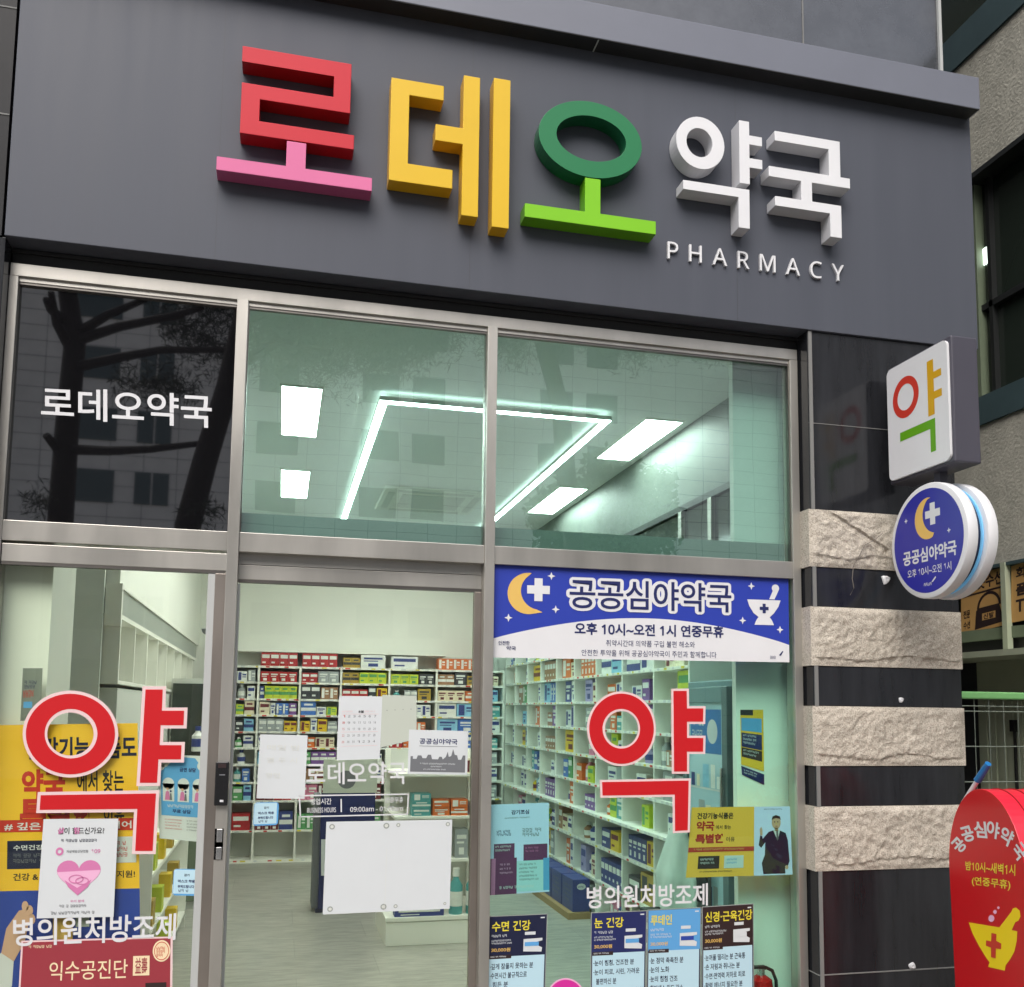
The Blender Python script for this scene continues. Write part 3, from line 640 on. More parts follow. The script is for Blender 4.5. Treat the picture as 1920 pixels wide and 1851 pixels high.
def behind(x, y, dd): d = ray(x, y); p0 = rb-nx_*dd; return CAM+d*((p0-CAM).dot(nx_)/d.dot(nx_))
mb = MB(); a_ = behind(1806, 1506, .05); c_ = behind(1853, 1432, .07); b_ = a_.lerp(c_, .58)
mb.tube([a_, b_], .010, 'print white', 10); tp_ = MB(); tp_.tube([b_, c_], [.016, .013], 'blue plastic', 10)
t = thing('broom_handle', mb.v[0], 'white pole with a blue tip leaning behind the red sign', 'pole'); part('pole', mb, t); part('grip', tp_, t)
# ================================================================ WINDOW LETTERING AND PAPERS ON THE GLASS
YD, YM, YF = -.0095, .0395, .0005       # just in front of the left door pane, middle door pane, fixed pane
def flat_thing(name, g, label, cat, group=None, **k):
    return tag(g.build(name, recalc=False, **k), label, cat, group)
def expand(loop, e):
    """grow a rectilinear/convex loop (pixel space) outwards by e pixels"""
    n = len(loop); A = sum(loop[i][0]*loop[(i+1) % n][1]-loop[(i+1) % n][0]*loop[i][1] for i in range(n)); sgn = 1 if A > 0 else -1
    out = []
    for i in range(n):
        p0, p1, p2 = Vector(loop[i-1]), Vector(loop[i]), Vector(loop[(i+1) % n])
        n1 = Vector(((p1-p0).y, -(p1-p0).x)).normalized()*sgn; n2 = Vector(((p2-p1).y, -(p2-p1).x)).normalized()*sgn
        b_ = n1+n2; b_ = b_/max(.3, b_.dot(n1)); out.append(tuple(p1+b_*e))
    return out
def red_yak(Y, ring, ya, gi, e, label):
    g = Flat(PXM(Y)); (x0, y0, x1, y1, hx0, hy0, hx1, hy1) = ring
    cu, cv = (x0+x1)/2, (y0+y1)/2; hu, hv = (hx0+hx1)/2, (hy0+hy1)/2
    g.ring(cu, cv, (x1-x0)/2+e, (y1-y0)/2+e, (hx1-hx0)/2-e, (hy1-hy0)/2-e, 'pale red edge', 0, 56)
    n = 56; a = [g.p(cu+(x1-x0)/2*math.cos(2*math.pi*k/n), cv+(y1-y0)/2*math.sin(2*math.pi*k/n), 1) for k in range(n)]
    b_ = [g.p(hu+(hx1-hx0)/2*math.cos(2*math.pi*k/n), hv+(hy1-hy0)/2*math.sin(2*math.pi*k/n), 1) for k in range(n)]
    g.add(a+b_, [(k, (k+1) % n, n+(k+1) % n, n+k) for k in range(n)], 'red')
    for lp in (ya, gi): g.shape(expand(lp, e), 'pale red edge', 0); g.shape(lp, 'red', 1)
    return flat_thing('window_letter', g, label, 'window lettering')
za7 = lambda x, y: (x*.24851, 1040+y*.24851)
za8 = lambda x, y: (x*.25443, 1380+y*.25443)
r0 = (*za7(195, 1050), *za7(868, 1658), *za7(337, 1165), *za7(735, 1538))
yaL = [za7(*p) for p in ((1098, 1018), (1228, 1018), (1222, 1178), (1390, 1178), (1385, 1288), (1212, 1288), (1205, 1438), (1370, 1438), (1365, 1545), (1195, 1545), (1185, 1722), (1055, 1722))]
giL = [za8(*p) for p in ((300, 437), (1150, 424), (1125, 848), (996, 848), (1012, 538), (292, 545))]
red_yak(YD-.003, r0, yaL, giL, 6.0, 'large red Korean letter with pale outline on the left glass door')
z4 = lambda x, y: (900+x*.3125, 1230+y*.3125)
r1 = (*z4(655, 226), *z4(1043, 648), *z4(735, 318), *z4(960, 556))
yaR = [z4(*p) for p in ((1160, 210), (1240, 210), (1242, 315), (1340, 315), (1338, 395), (1242, 395), (1242, 492), (1340, 492), (1338, 575), (1242, 575), (1242, 694), (1164, 694))]
giR = [z4(*p) for p in ((732, 757), (1252, 748), (1246, 1046), (1170, 1050), (1168, 832), (735, 838))]
red_yak(YF-.002, r1, yaR, giR, 4.2, 'red Korean letter with pale outline on the right window pane')

g = Flat(PXM(.0105)); g.fn = quad_fn([(77, 724), (397, 741), (397, 803), (77, 784)], .0105); g.text('로데오약국', 0, 0, 1, 1, 'print white', 1, .013, 5)
flat_thing('window_lettering', g, 'white Korean shop name on the black glass panel over the left door', 'window lettering')
g = Flat(quad_fn([(25, 1722), (331, 1712), (329, 1762), (25, 1775)], YD-.002)); g.text('병의원처방조제', 0, 0, 1, 1, 'print white', 5, .016, 4)
flat_thing('window_lettering', g, 'white Korean lettering on the left glass door between heart poster and maroon poster', 'window lettering')
g = Flat(quad_fn([(1100, 1662), (1327, 1656), (1327, 1698), (1100, 1704)], YF-.001)); g.text('병의원처방조제', 0, 0, 1, 1, 'print white', 3, .016, 4)
flat_thing('window_lettering', g, 'white Korean lettering on the right window above the row of health posters', 'window lettering')
g = Flat(quad_fn([(574, 1430), (762, 1428), (762, 1470), (574, 1471)], YM)); g.text('로데오약국', 0, 0, 1, 1, 'print white', 1, .012, 4)
flat_thing('window_lettering', g, 'thin white Korean shop name across the middle glass door', 'window lettering')
g = Flat(quad_fn([(560, 1491), (767, 1488), (765, 1528), (562, 1533)], YM))
for r in ((0, 0, 1, .06), (0, .94, 1, 1), (0, 0, .012, 1), (.988, 0, 1, 1)): g.rect(*r, 'print white', 0)
g.rect(.372, .2, .384, .8, 'print white', 0); g.text('영업시간', .10, .16, .29, .44, 'print white', 0, .012); g.text('BUSINESS HOURS', .07, .58, .33, .80, 'print white', 0, .012)
g.text('연중무휴', .78, .16, .95, .42, 'print white', 0, .012); g.text('09:00am - 01:00am', .46, .58, .95, .80, 'print white', 0, .012)
flat_thing('opening_hours_decal', g, 'framed white opening hours lettering on the middle glass door', 'window lettering')

# ---- banner over the right pane
Yb = YF-.002
g = Flat(quad_fn([(925, 1059), (1478, 1081), (1480, 1242), (922, 1233)], Yb))
g.rect(0, 0, 1, 1, 'blue print', 0)
hill = [(0, .80)]+[(k/30, .80-.265*math.sin(math.pi*k/30)**.9 - .0*k) for k in range(1, 30)]+[(1, .80), (1, 1), (0, 1)]
hill = [(u, v) for u, v in hill]
g.shape(hill, 'sign white', 1)
k_ = .29   # height/width
mo = arc(.113, .30, .066, .235, -70, -290, 22); mi_ = arc(.150, .27, .062, .215, 245, 76, 16)
mo = [(.122, .075)]+arc(.112, .30, .066, .225, 268, 84, 20)+[(.158, .50)]
mi_ = arc(.150, .27, .062, .205, 100, 222, 14)
g.shape(mo+mi_, 'moon', 2)
g.cross(.144, .255, .125, .045, k_, 'sign white', 3)
for u, v in ((.185, .10), (.20, .465), (.05, .57), (.865, .13), (.833, .53), (.967, .625)): g.star(u, v, .045, k_, 'sign white', 3)
g.outline_text('공공심야약국', .244, .118, .793, .444, 'sign white', 3, .0105, .032, .022, 4); g.text('공공심야약국', .244, .118, .793, .444, 'navy', 5.5, .012, 4)
bowl = [(.850, .285), (.970, .285), (.962, .36), (.945, .44), (.930, .485), (.938, .52), (.945, .575), (.875, .575), (.882, .52), (.890, .485), (.872, .44), (.857, .36)]
g.shape(bowl, 'sign white', 3); g.ell(.952, .145, .0135, .045, 'sign white', 3, 16); g.shape([(.943, .17), (.962, .18), (.948, .275), (.929, .275)], 'sign white', 3)
g.cross(.910, .385, .055, .019, k_, 'navy', 5)
g.text('오후 10시~오전 1시 연중무휴', .262, .60, .765, .735, 'navy', 3, .028, 3)
g.text('취약시간대 의약품 구입 불편 해소와', .365, .785, .665, .855, 'navy', 3, .0, 2); g.text('안전한 투약을 위해 공공심야약국이 주민과 함께합니다', .285, .895, .74, .965, 'navy', 3, .0, 2)
g.text('안전한', .02, .82, .055, .865, 'navy', 3, .02, 2); g.text('약국', .045, .875, .075, .92, 'navy', 3, .02, 2); g.bars(.93, .93, .965, .965, 1, 'navy', 3, 5, .8); g.shape([(.962, .92), (.975, .87), (.978, .88), (.968, .93)], 'navy', 3)
flat_thing('banner', g, 'wide blue and white night pharmacy banner with moon and mortar', 'banner')

# ---- left door papers
def board(corners, Y, bg_): g = Flat(quad_fn(corners, Y)); g.rect(0, 0, 1, 1, bg_, 0); return g
g = Flat(quad_fn([(-18, 1360), (258, 1356), (268, 2180), (-30, 2190)], .012))
g.rect(0, 0, 1, .385, 'yellow poster', 0); g.rect(0, .385, 1, 1, 'blue poster', 0)
g.text('건강기능식품도', .24, .03, .99, .083, 'navy dark', 1, .03, 3); g.text('약국', .21, .105, .50, .175, 'red print', 1, .04, 3); g.text('에서 찾는', .58, .110, .90, .160, 'black print', 1, .02, 3); g.text('특별한', .20, .172, .72, .246, 'red print', 1, .05, 3); g.text('이유', .76, .19, .90, .235, 'black print', 1, .02, 3)
g.rect(0, .222, 1, .250, 'red print', 2); g.text('# 깊은 수면 # 멘탈케어', .10, .228, .95, .246, 'print white', 3, .02, 2)
g.rect(.12, .27, .55, .335, 'navy dark', 1); g.text('수면건강엔', .16, .28, .40, .292, 'print white', 2, .02, 2); g.bars(.16, .30, .45, .325, 2, 'grey print', 2, 8)
g.rect(.78, .265, .98, .325, 'paper', 1); g.bars(.82, .275, .95, .315, 3, 'red print', 2, 4); g.text('건강 & 멘탈', .16, .345, .45, .362, 'black print', 1, .02, 2); g.text('연구 지원!', .72, .343, .97, .360, 'black print', 1, .02, 2)
# arm of the pictured person reaching up: sleeve, cuff and hand
g.shape([(0, .56), (.10, .52), (.17, .54), (.16, .60), (.02, .66)], 'print white', 1); g.shape([(.09, .525), (.12, .47), (.20, .43), (.26, .425), (.27, .45), (.24, .50), (.17, .545)], 'skin print', 2)
g.shape([(0, .58), (.06, .60), (.08, .68), (.06, .80), (0, .8)], 'navy dark', 2)
for k, (u, v) in enumerate(((.24, .42), (.27, .43), (.285, .45))): g.ell(u, v, .022, .012, 'skin print', 3, 12)
g.rect(.42, .42, .55, .50, 'moon', 1); g.rect(.57, .40, .66, .47, 'paper pale', 1)
flat_thing('poster', g, 'large yellow and blue poster behind the lower left door glass', 'poster')

g = board([(82, 1536), (222, 1535), (213, 1719), (69, 1722)], YD-.003, 'paper'); g.rect(0, 0, 1, 1, 'paper', 4)
g.text('삶이 힘드신가요?', .20, .085, .82, .155, 'black print', 6, .012, 3); g.text('삶', .20, .085, .285, .15, 'heart pink', 7, .02, 3); g.text('힘', .41, .085, .485, .15, 'heart pink', 7, .02, 3)
g.bars(.25, .205, .75, .235, 1, 'navy dark', 6, 2, .8); g.ring(.24, .33, .052, .042, .025, .020, 'heart pink', 6, 20); g.text('자살예방상담전화', .33, .315, .62, .345, 'grey print', 6, .01, 2); g.text('109', .66, .31, .78, .35, 'heart pink', 6, .02, 2)
def heart(cu, cv, a, b_, n=40): return [(cu+a*math.sin(2*math.pi*k/n)**3, cv-b_*(13*math.cos(2*math.pi*k/n)-5*math.cos(4*math.pi*k/n)-2*math.cos(6*math.pi*k/n)-math.cos(8*math.pi*k/n))/16) for k in range(n)]
hs_ = heart(.51, .57, .29, .20); g.shape(hs_, 'heart pink', 5)
low = [p for p in heart(.51, .57, .285, .196, 80) if p[1] > .52-.05*(p[0]-.51)]
g.shape(low, 'heart pale', 6); g.shape([(.33, .62), (.5, .70), (.68, .62), (.64, .69), (.51, .775), (.38, .69)], 'heart pink', 7)
g.ring(.48, .61, .10, .045, .085, .035, 'heart pink', 8, 20); g.ring(.56, .63, .09, .04, .075, .03, 'heart pink', 8, 20)
g.text('우리 함께', .42, .82, .60, .845, 'heart pink', 6, .01, 2); g.bars(.28, .868, .74, .895, 1, 'grey print', 6, 9, .9); g.bars(.18, .935, .85, .965, 1, 'grey print', 6, 12, .7)
flat_thing('poster', g, 'white poster with a pink heart on the left glass door', 'poster')

g = board([(296, 1415), (393, 1418), (386, 1580), (299, 1572)], YD+.0155, 'paper')
g.shape([(.05, .17), (.2, .12), (.3, .06), (.5, .02), (.72, .03), (.85, .13), (.97, .18), (.97, .72), (.05, .72)], 'cyan mid', 1)
for u, v, a_ in ((.02, .13, .16), (.12, .10, .12), (.86, .12, .14), (.97, .16, .14), (.9, .07, .1)): g.ell(u, v, a_*.7, a_*.4, 'paper', 2, 16)
g.text('금연 상담', .42, .145, .74, .195, 'navy', 2, .03, 2)
for u in (.20, .50, .80): g.rect(u-.115, .34, u+.115, .55, 'paper', 2); g.ell(u, .34, .115, .07, 'paper', 2, 20); g.ell(u-.02, .405, .026, .017, 'skin print', 3, 12); g.shape([(u-.075, .535), (u-.055, .44), (u-.02, .424), (u+.015, .44), (u+.03, .535)], 'heart pink', 3); g.ell(u+.045, .43, .02, .013, 'navy', 4, 10); g.shape([(u+.02, .535), (u+.03, .455), (u+.06, .455), (u+.075, .535)], 'grey print', 4)
g.bars(.18, .585, .90, .62, 1, 'paper', 2, 3, .8); g.text('무료 상담', .28, .64, .66, .685, 'navy', 2, .03, 2); g.bars(.12, .76, .5, .9, 4, 'red print', 2, 6, .25); g.bars(.58, .76, .92, .9, 4, 'grey print', 2, 7, .3)
flat_thing('poster', g, 'pale blue and white poster with three arched windows beside the door lock', 'poster')

g = board([(40, 1764), (324, 1756), (322, 1960), (28, 1975)], YD-.0035, 'pale red edge'); g.rect(.012, .015, .985, .99, 'maroon poster', 1)
g.text('익수공진단', .19, .195, .70, .37, 'cream', 2, .004, 4); g.rect(.735, .17, .845, .35, 'cream', 2); g.text('益壽', .75, .185, .83, .335, 'maroon poster', 3, .01, 3)
g.ell(.925, .13, .06, .10, 'cream', 2, 30); g.ring(.925, .13, .05, .085, .046, .078, 'red print', 3, 30); g.bars(.89, .09, .965, .19, 3, 'red print', 3, 3, .6); g.bars(.05, .045, .22, .075, 1, 'cream', 2, 2, .6)
g.text('이제는 마셔라!', .35, .46, .74, .60, 'cream', 2, .02, 3); g.rect(.82, .42, .96, .95, 'brown dark print', 2)
flat_thing('poster', g, 'maroon poster with cream writing at the bottom left of the door', 'poster')

g = board([(43, 1253), (80, 1253), (76, 1350), (38, 1352)], .0125, 'wall grey'); g.rect(0, 0, 1, 1, 'grey panel', 0); g.bars(.12, .24, .8, .40, 2, 'navy', 1, 2, .6); g.bars(.08, .42, .75, .56, 2, 'red print', 1, 3, .7); g.rect(.12, .64, .55, .76, 'cyan mid', 1)
flat_thing('sticker', g, 'narrow faded grey notice at the upper left of the red letter', 'notice')
def small_sticker(c, Y, label):
    g = Flat(quad_fn(c, Y)); g.shape([(u, v) for u, v in [(.0, .08), (.08, 0), (.92, 0), (1, .08), (1, .92), (.92, 1), (.08, 1), (0, .92)]], 'cyan mid', 0); g.rect(.02, .03, .93, .93, 'pale cyan', 1)
    g.text('감기', .40, .18, .6, .28, 'navy dark', 2, .02, 2); g.text('마스크 착용', .18, .40, .82, .52, 'navy', 2, .03, 2); g.text('부탁드립니다', .18, .60, .80, .72, 'navy', 2, .03, 2); g.bars(.22, .76, .75, .87, 1, 'navy', 2, 4, .9)
    return flat_thing('sticker', g, label, 'sticker')
small_sticker([(326, 1629), (376, 1630), (373, 1680), (323, 1679)], YD-.002, 'small pale blue square sticker beside the lock stile of the left door')
small_sticker([(477, 1505), (523, 1504), (521, 1547), (474, 1549)], YM, 'small pale blue square sticker at the lower left of the middle door')

# ---- middle door papers (inside face of the pane is behind, these hang just in front)
g = board([(488, 1377), (577, 1379), (571, 1498), (481, 1497)], YM+.0015, 'pale cyan'); g.rect(0, 0, 1, 1, 'paper', 1)
for j, rr in enumerate((.16, .36, .60)): g.text(('매일 밤', '열 두 시', '영업')[j], .16, rr, (.85, .80, .45)[j], rr+.085, 'wall grey', 2, 0, 2)
flat_thing('notice_paper', g, 'plain white paper with faint writing on the left of the middle door', 'paper')
g = board([(636, 1305), (717, 1306), (712, 1423), (631, 1426)], YM, 'paper')
for i in range(7):
    for j in range(5): g.text(str(1+(i+j*7) % 31), .10+i*.12, .30+j*.10, .155+i*.12, .335+j*.10, 'red print' if i == 0 else 'grey print', 1, .0, 1)
g.text('8월', .46, .225, .58, .265, 'black print', 1, .03, 2); g.bars(.08, .23, .4, .255, 1, 'pale red edge', 1, 3, .8); g.bars(.6, .23, .9, .255, 1, 'pale red edge', 1, 5, .8)
for v in (.28, .56, .78): g.rect(.08, v, .93, v+.006, 'pale red edge', 1)
flat_thing('calendar', g, 'white calendar sheet with red and grey dates on the middle door', 'calendar')
g = board([(717, 1303), (781, 1305), (781, 1386), (713, 1402)], YM+.0005, 'paper pale')
for k in range(4): g.ell(.15+k*.23, .30, .012, .01, 'grey print', 1, 8)
flat_thing('notice_paper', g, 'pale greenish blank paper overlapping the right of the calendar', 'paper')
g = board([(767, 1368), (878, 1371), (876, 1453), (764, 1451)], YM-.0015, 'paper')
g.text('공공심야약국', .18, .19, .82, .32, 'navy', 1, .02, 3); g.rect(.18, .36, .82, .37, 'grey print', 1)
sk = [(.04, .95), (.04, .60), (.08, .60), (.08, .66), (.14, .66), (.16, .58), (.22, .58), (.24, .64), (.30, .64), (.33, .56), (.38, .56), (.40, .66), (.50, .66), (.52, .60), (.56, .60), (.58, .66), (.63, .60), (.66, .48), (.68, .60), (.72, .58), (.75, .42), (.78, .55), (.82, .56), (.84, .66), (.89, .66), (.92, .56), (.96, .56), (.96, .95)]
g.shape(sk, 'grey print', 1); g.bars(.2, .745, .82, .78, 1, 'paper', 2, 2, .7); g.bars(.38, .81, .62, .84, 1, 'paper', 2, 3, .8); g.bars(.26, .875, .74, .905, 1, 'paper', 2, 4, .7)
flat_thing('notice', g, 'white notice with a grey city skyline on the right of the middle door', 'notice')
g = board([(612, 1541), (848, 1537), (843, 1704), (605, 1715)], YM-.002, 'paper')
g.rect(.478, .30, .481, 1, 'wall grey', 1)
for u, v, q in ((.045, .055, .022), (.47, .055, .024), (.565, .05, .016), (.965, .05, .018), (.055, .945, .022), (.47, .945, .024), (.565, .945, .016), (.96, .94, .012)):
    g.ell(u, v, q, q*1.35, 'grey panel', 1, 14); g.ell(u, v, q*.6, q*.8, 'wall grey', 2, 12)
flat_thing('notice_board', g, 'large blank white sheet fixed with suction pads at waist height on the middle door', 'sheet')

# ---- right pane posters
g = board([(919, 1509), (1029, 1505), (1030, 1672), (915, 1679)], .0125, 'blue poster inside')
g.text('감기조심', .36, .07, .66, .12, 'navy', 1, .03, 2); g.bars(.25, .15, .8, .17, 1, 'grey print', 1, 3, .5); g.bars(.12, .29, .45, .36, 2, 'navy', 1, 4, .6); g.bars(.55, .28, .97, .38, 2, 'grey print', 1, 5, .6)
g.rect(.08, .44, .42, .60, 'plum', 1); g.rect(.57, .46, .97, .64, 'plum', 1); g.bars(.1, .46, .38, .54, 2, 'print white', 2, 6, .4); g.bars(.6, .49, .9, .56, 2, 'heart pink', 2, 7, .4)
g.rect(0, .60, .17, 1, 'plum', 2); g.rect(.12, .60, .46, 1, 'plum', 1); g.rect(.04, .60, .11, 1, 'heart pink', 3)
g.rect(.46, .64, .90, .98, 'pale cyan', 2); g.rect(.90, .62, 1, .98, 'cyan mid', 2); g.bars(.5, .67, .85, .88, 5, 'grey print', 3, 8, .35); g.bars(.18, .66, .4, .8, 3, 'heart pale', 3, 9, .3); g.bars(.18, .91, .84, .94, 1, 'print white', 3, 10, .7)
flat_thing('poster', g, 'sky blue cold medicine poster at the left of the right window', 'poster')

g = board([(1297, 1514), (1481, 1512), (1486, 1640), (1286, 1646)], .0125, 'yellow poster inside'); g.rect(.63, 0, 1, 1, 'blue poster inside', 1)
g.text('건강기능식품은', .06, .08, .42, .17, 'black print', 2, .03, 2); g.text('약국', .06, .20, .235, .34, 'red print', 2, .04, 2); g.text('에서 찾는', .25, .26, .40, .32, 'black print', 2, .01, 2); g.text('특별한', .06, .385, .335, .52, 'red print', 2, .05, 2); g.text('이유', .355, .43, .44, .50, 'black print', 2, .01, 2)
g.rect(0, .575, .63, .64, 'red print', 2); g.bars(.05, .59, .55, .62, 1, 'moon', 3, 2, .6); g.rect(.10, .70, .30, .88, 'brown dark print', 2); g.bars(.12, .73, .28, .84, 2, 'print white', 3, 3, .4); g.rect(.345, .70, .53, .88, 'paper', 2); g.bars(.37, .74, .5, .84, 2, 'cyan mid', 3, 3, .4); g.bars(.12, .91, .5, .935, 1, 'black print', 2, 4, .6)
g.bars(.73, .03, .94, .05, 1, 'navy', 2, 5, .6)
# pictured man in a dark suit, one hand raised
g.shape([(.72, .98), (.705, .82), (.735, .70), (.74, .52), (.70, .60), (.675, .56), (.69, .42), (.71, .43), (.715, .47), (.775, .37), (.83, .345), (.885, .35), (.945, .39), (.965, .50), (.975, .80), (.955, .88), (.93, .87), (.93, .98)], 'navy dark', 2)
g.shape([(.82, .345), (.89, .345), (.862, .50)], 'print white', 3); g.shape([(.85, .36), (.868, .36), (.872, .47), (.861, .50), (.85, .47)], 'grey print', 4)
g.ell(.852, .235, .045, .095, 'skin print', 3, 24); g.rect(.835, .30, .872, .36, 'skin print', 3); g.shape([(.805, .20), (.815, .145), (.85, .125), (.89, .145), (.90, .20), (.885, .18), (.85, .17), (.82, .185)], 'black print', 4)
g.ell(.836, .225, .007, .009, 'black print', 4, 8); g.ell(.868, .225, .007, .009, 'black print', 4, 8); g.rect(.843, .283, .863, .291, 'red print', 4); g.shape([(.85, .225), (.86, .262), (.845, .262)], 'moon', 4)
g.shape([(.69, .42), (.685, .33), (.70, .29), (.712, .335), (.712, .42)], 'skin print', 3); g.ell(.945, .89, .016, .03, 'skin print', 3, 12)
flat_thing('poster', g, 'yellow poster picturing a man in a dark suit on the right window', 'poster')

g = Flat(quad_fn([(1388, 1331), (1431, 1331), (1433, 1472), (1390, 1456)], .147))
g.rect(0, 0, 1, .82, 'yellow poster', 0); g.rect(0, 0, .55, .08, 'black print', 1); g.rect(.03, .12, .92, .31, 'cyan mid', 1); g.rect(.03, .34, .92, .55, 'navy', 1); g.rect(.03, .56, .92, .70, 'brown dark print', 1); g.bars(.1, .36, .85, .52, 3, 'paper', 2, 4, .4); g.bars(.1, .58, .85, .68, 2, 'paper', 2, 6, .4); g.shape([(0, .84), (1, .86), (1, 1), (.03, .97)], 'navy', 0); g.bars(.12, .88, .85, .95, 2, 'paper', 1, 7, .4)
flat_thing('poster', g, 'narrow yellow and navy strip poster on the pale pillar inside', 'poster')

def health(c, head, head_mat, title, lines, prod, label):
    g = board(c, YF-.002, 'grey panel'); g.rect(.015, .008, .985, .995, 'navy dark', 1); g.rect(.02, .01, .98, .40, head_mat, 2); g.rect(.03, .40, .965, .98, 'pale cyan', 2)
    g.text(title, .06, .055, .06+.13*len(title), .155, 'gold print', 3, .022, 3); g.rect(.03, .385, .40, .42, 'brown dark print', 3)
    g.bars(.06, .185, .42, .215, 1, 'paper', 3, len(head), .6); g.bars(.06, .235, .5, .285, 2, 'paper', 3, len(head)+2, .5); g.text('30,000원', .06, .315, .38, .355, 'moon', 3, .02, 2); g.bars(.05, .392, .38, .41, 1, 'paper', 4, 5, .6)
    g.rect(.62, .17, .80, .20, 'paper', 3); g.shape([(.60, .24), (.92, .235), (.92, .26), (.75, .28), (.92, .33), (.91, .37), (.60, .36)], 'paper', 3); g.rect(.62, .27, .86, .31, prod, 4); g.rect(.88, .03, .95, .042, 'paper', 3)
    v = .465
    for ln in lines:
        ind = .05 if ln.startswith('·') else .10
        g.text(ln, ind, v, ind+min(.86, .052*len(ln)+.05), v+.058, 'navy dark', 3, .012, 2); v += .088 if ln.startswith('·') else .10
    return flat_thing('health_poster', g, label, 'poster')
health([(916, 1718), (1027, 1713), (1021, 1905), (910, 1912)], 'a', 'navy dark', '수면 건강', ['·깊게 잠들지 못하는 분', '·수면시간 불규칙으로', '힘든 분', '·자다가 자주 깨는 분', '·아침이 힘든 분'], 'cyan mid', 'dark navy sleep health poster alone at the left foot of the right window')
health([(1108, 1711), (1213, 1707), (1210, 1900), (1106, 1906)], 'bb', 'navy', '눈 건강', ['·눈이 침침, 건조한 분', '·눈이 피로, 시린, 가려운', '불편하신 분', '·장시간 PC 등 근거리 작업', '하시는 분', '·장시간 운전 시력 저하 분'], 'cyan mid', 'blue eye health poster leftmost in the row of three below the white lettering')
health([(1214, 1706), (1315, 1701), (1313, 1898), (1211, 1901)], 'ccc', 'cyan mid', '루테인', ['·눈 점막 촉촉한 분', '·눈의 노화', '·눈의 침침 건조', '·황반색소 밀도 감소'], 'blue poster', 'bright blue poster in the middle of the row of three below the white lettering')
health([(1316, 1700), (1413, 1694), (1414, 1889), (1315, 1897)], 'dddd', 'brown dark print', '신경·근육건강', ['·눈꺼풀 떨리는 분 근육통', '·손 저림과 쥐나는 분', '·수면·면역력 저하로 피로', '·활력 에너지 필요한 분'], 'paper', 'dark brown topped nerve and muscle poster rightmost below the white lettering')
g = Flat(PXM(YF-.004)); g.ell(1061, 1872, 36, 38, 'heart pale', 0, 40); g.ell(1061, 1872, 33, 35, 'magenta', 1, 40); g.bars(1036, 1868, 1088, 1885, 2, 'print white', 2, 4)
flat_thing('sticker', g, 'round magenta sticker at the bottom edge of the right window', 'sticker')
# ================================================================ INTERIOR
LIGHTS = []
def panel(x0, x1, y0, y1, label):
    t = thing('ceiling_light', ((x0+x1)/2, (y0+y1)/2, CE), label, 'light')
    part('diffuser', MB().box(x0+.012, x1-.012, y0+.012, y1-.012, CE-.008, CE-.001, 'lit white'), t)
    fr = MB()
    for a in ((x0, x0+.012, y0, y1), (x1-.012, x1, y0, y1), (x0+.012, x1-.012, y0, y0+.012), (x0+.012, x1-.012, y1-.012, y1)): fr.box(*a, CE-.012, CE-.001, 'shelf white')
    part('frame', fr, t)
panel(-.065, .185, 1.35, 2.38, 'larger lit ceiling panel seen left of the light outline through the middle transom')
panel(-.065, .175, 3.34, 4.34, 'smaller lit ceiling panel seen left of the light outline, deeper in the shop')
panel(2.17, 2.44, 1.37, 2.36, 'long slanted lit ceiling panel seen right of the light outline through the right transom')
panel(2.17, 2.43, 3.28, 4.35, 'small slanted lit ceiling panel seen right of the light outline, deeper in the shop')
t = thing('light_outline', (1.2, 3.2, CE), 'large rectangular outline of bright white linear ceiling lights', 'light')
ax, bx_, ay, by = .50, 1.925, 1.31, 5.4; wd = .052; ZL = CE-.035
for (x0, x1, y0, y1) in ((ax, ax+wd, ay, by), (bx_-wd, bx_, ay, by), (ax+wd, bx_-wd, ay, ay+wd), (ax+wd, bx_-wd, by-wd, by)):
    part('linear_lamp', MB().box(x0+.004, x1-.004, y0+.004, y1-.004, ZL-.03, ZL-.026, 'led'), t)
    part('channel', MB().box(x0, x1, y0, y1, ZL-.026, ZL, 'shelf white').box(x0+.012, x1-.012, y0+.012, y1-.012, ZL+.001, ZL+.004, 'led soft'), t)
ac = thing('ceiling_air_conditioner', (1.2, 4.0, CE), 'square ceiling air conditioner inside the light outline', 'air conditioner')
part('panel', MB().box(.78, 1.66, 3.65, 4.53, CE-.03, CE-.001, 'shelf white'), ac, bevel=.01)
vt = MB()
for (x0, x1, y0, y1) in ((.9, 1.54, 3.69, 3.75), (.9, 1.54, 4.43, 4.49), (.82, .88, 3.78, 4.4), (1.56, 1.62, 3.78, 4.4)): vt.box(x0, x1, y0, y1, CE-.034, CE-.0295, 'wall grey')
part('vent', vt, ac); part('grille', MB().box(.95, 1.49, 3.83, 4.35, CE-.036, CE-.0295, 'wall grey'), ac)

sw = thing('side_window', (2.5, 1.6, 2.36), 'dark clerestory side window high on the right interior wall', 'window')
part('pane', MB().box(2.505, 2.52, .52, 2.60, 2.38, 2.92, 'window dark'), sw)
fr = MB(); fr.box(2.485, 2.53, .5, 2.62, 2.90, 2.94, 'dark recess'); fr.box(2.485, 2.53, .5, 2.62, 2.36, 2.40, 'dark recess')
for y in (1.12, 1.56): fr.box(2.48, 2.53, y-.025, y+.025, 2.40, 2.90, 'steel')
part('frame', fr, sw)

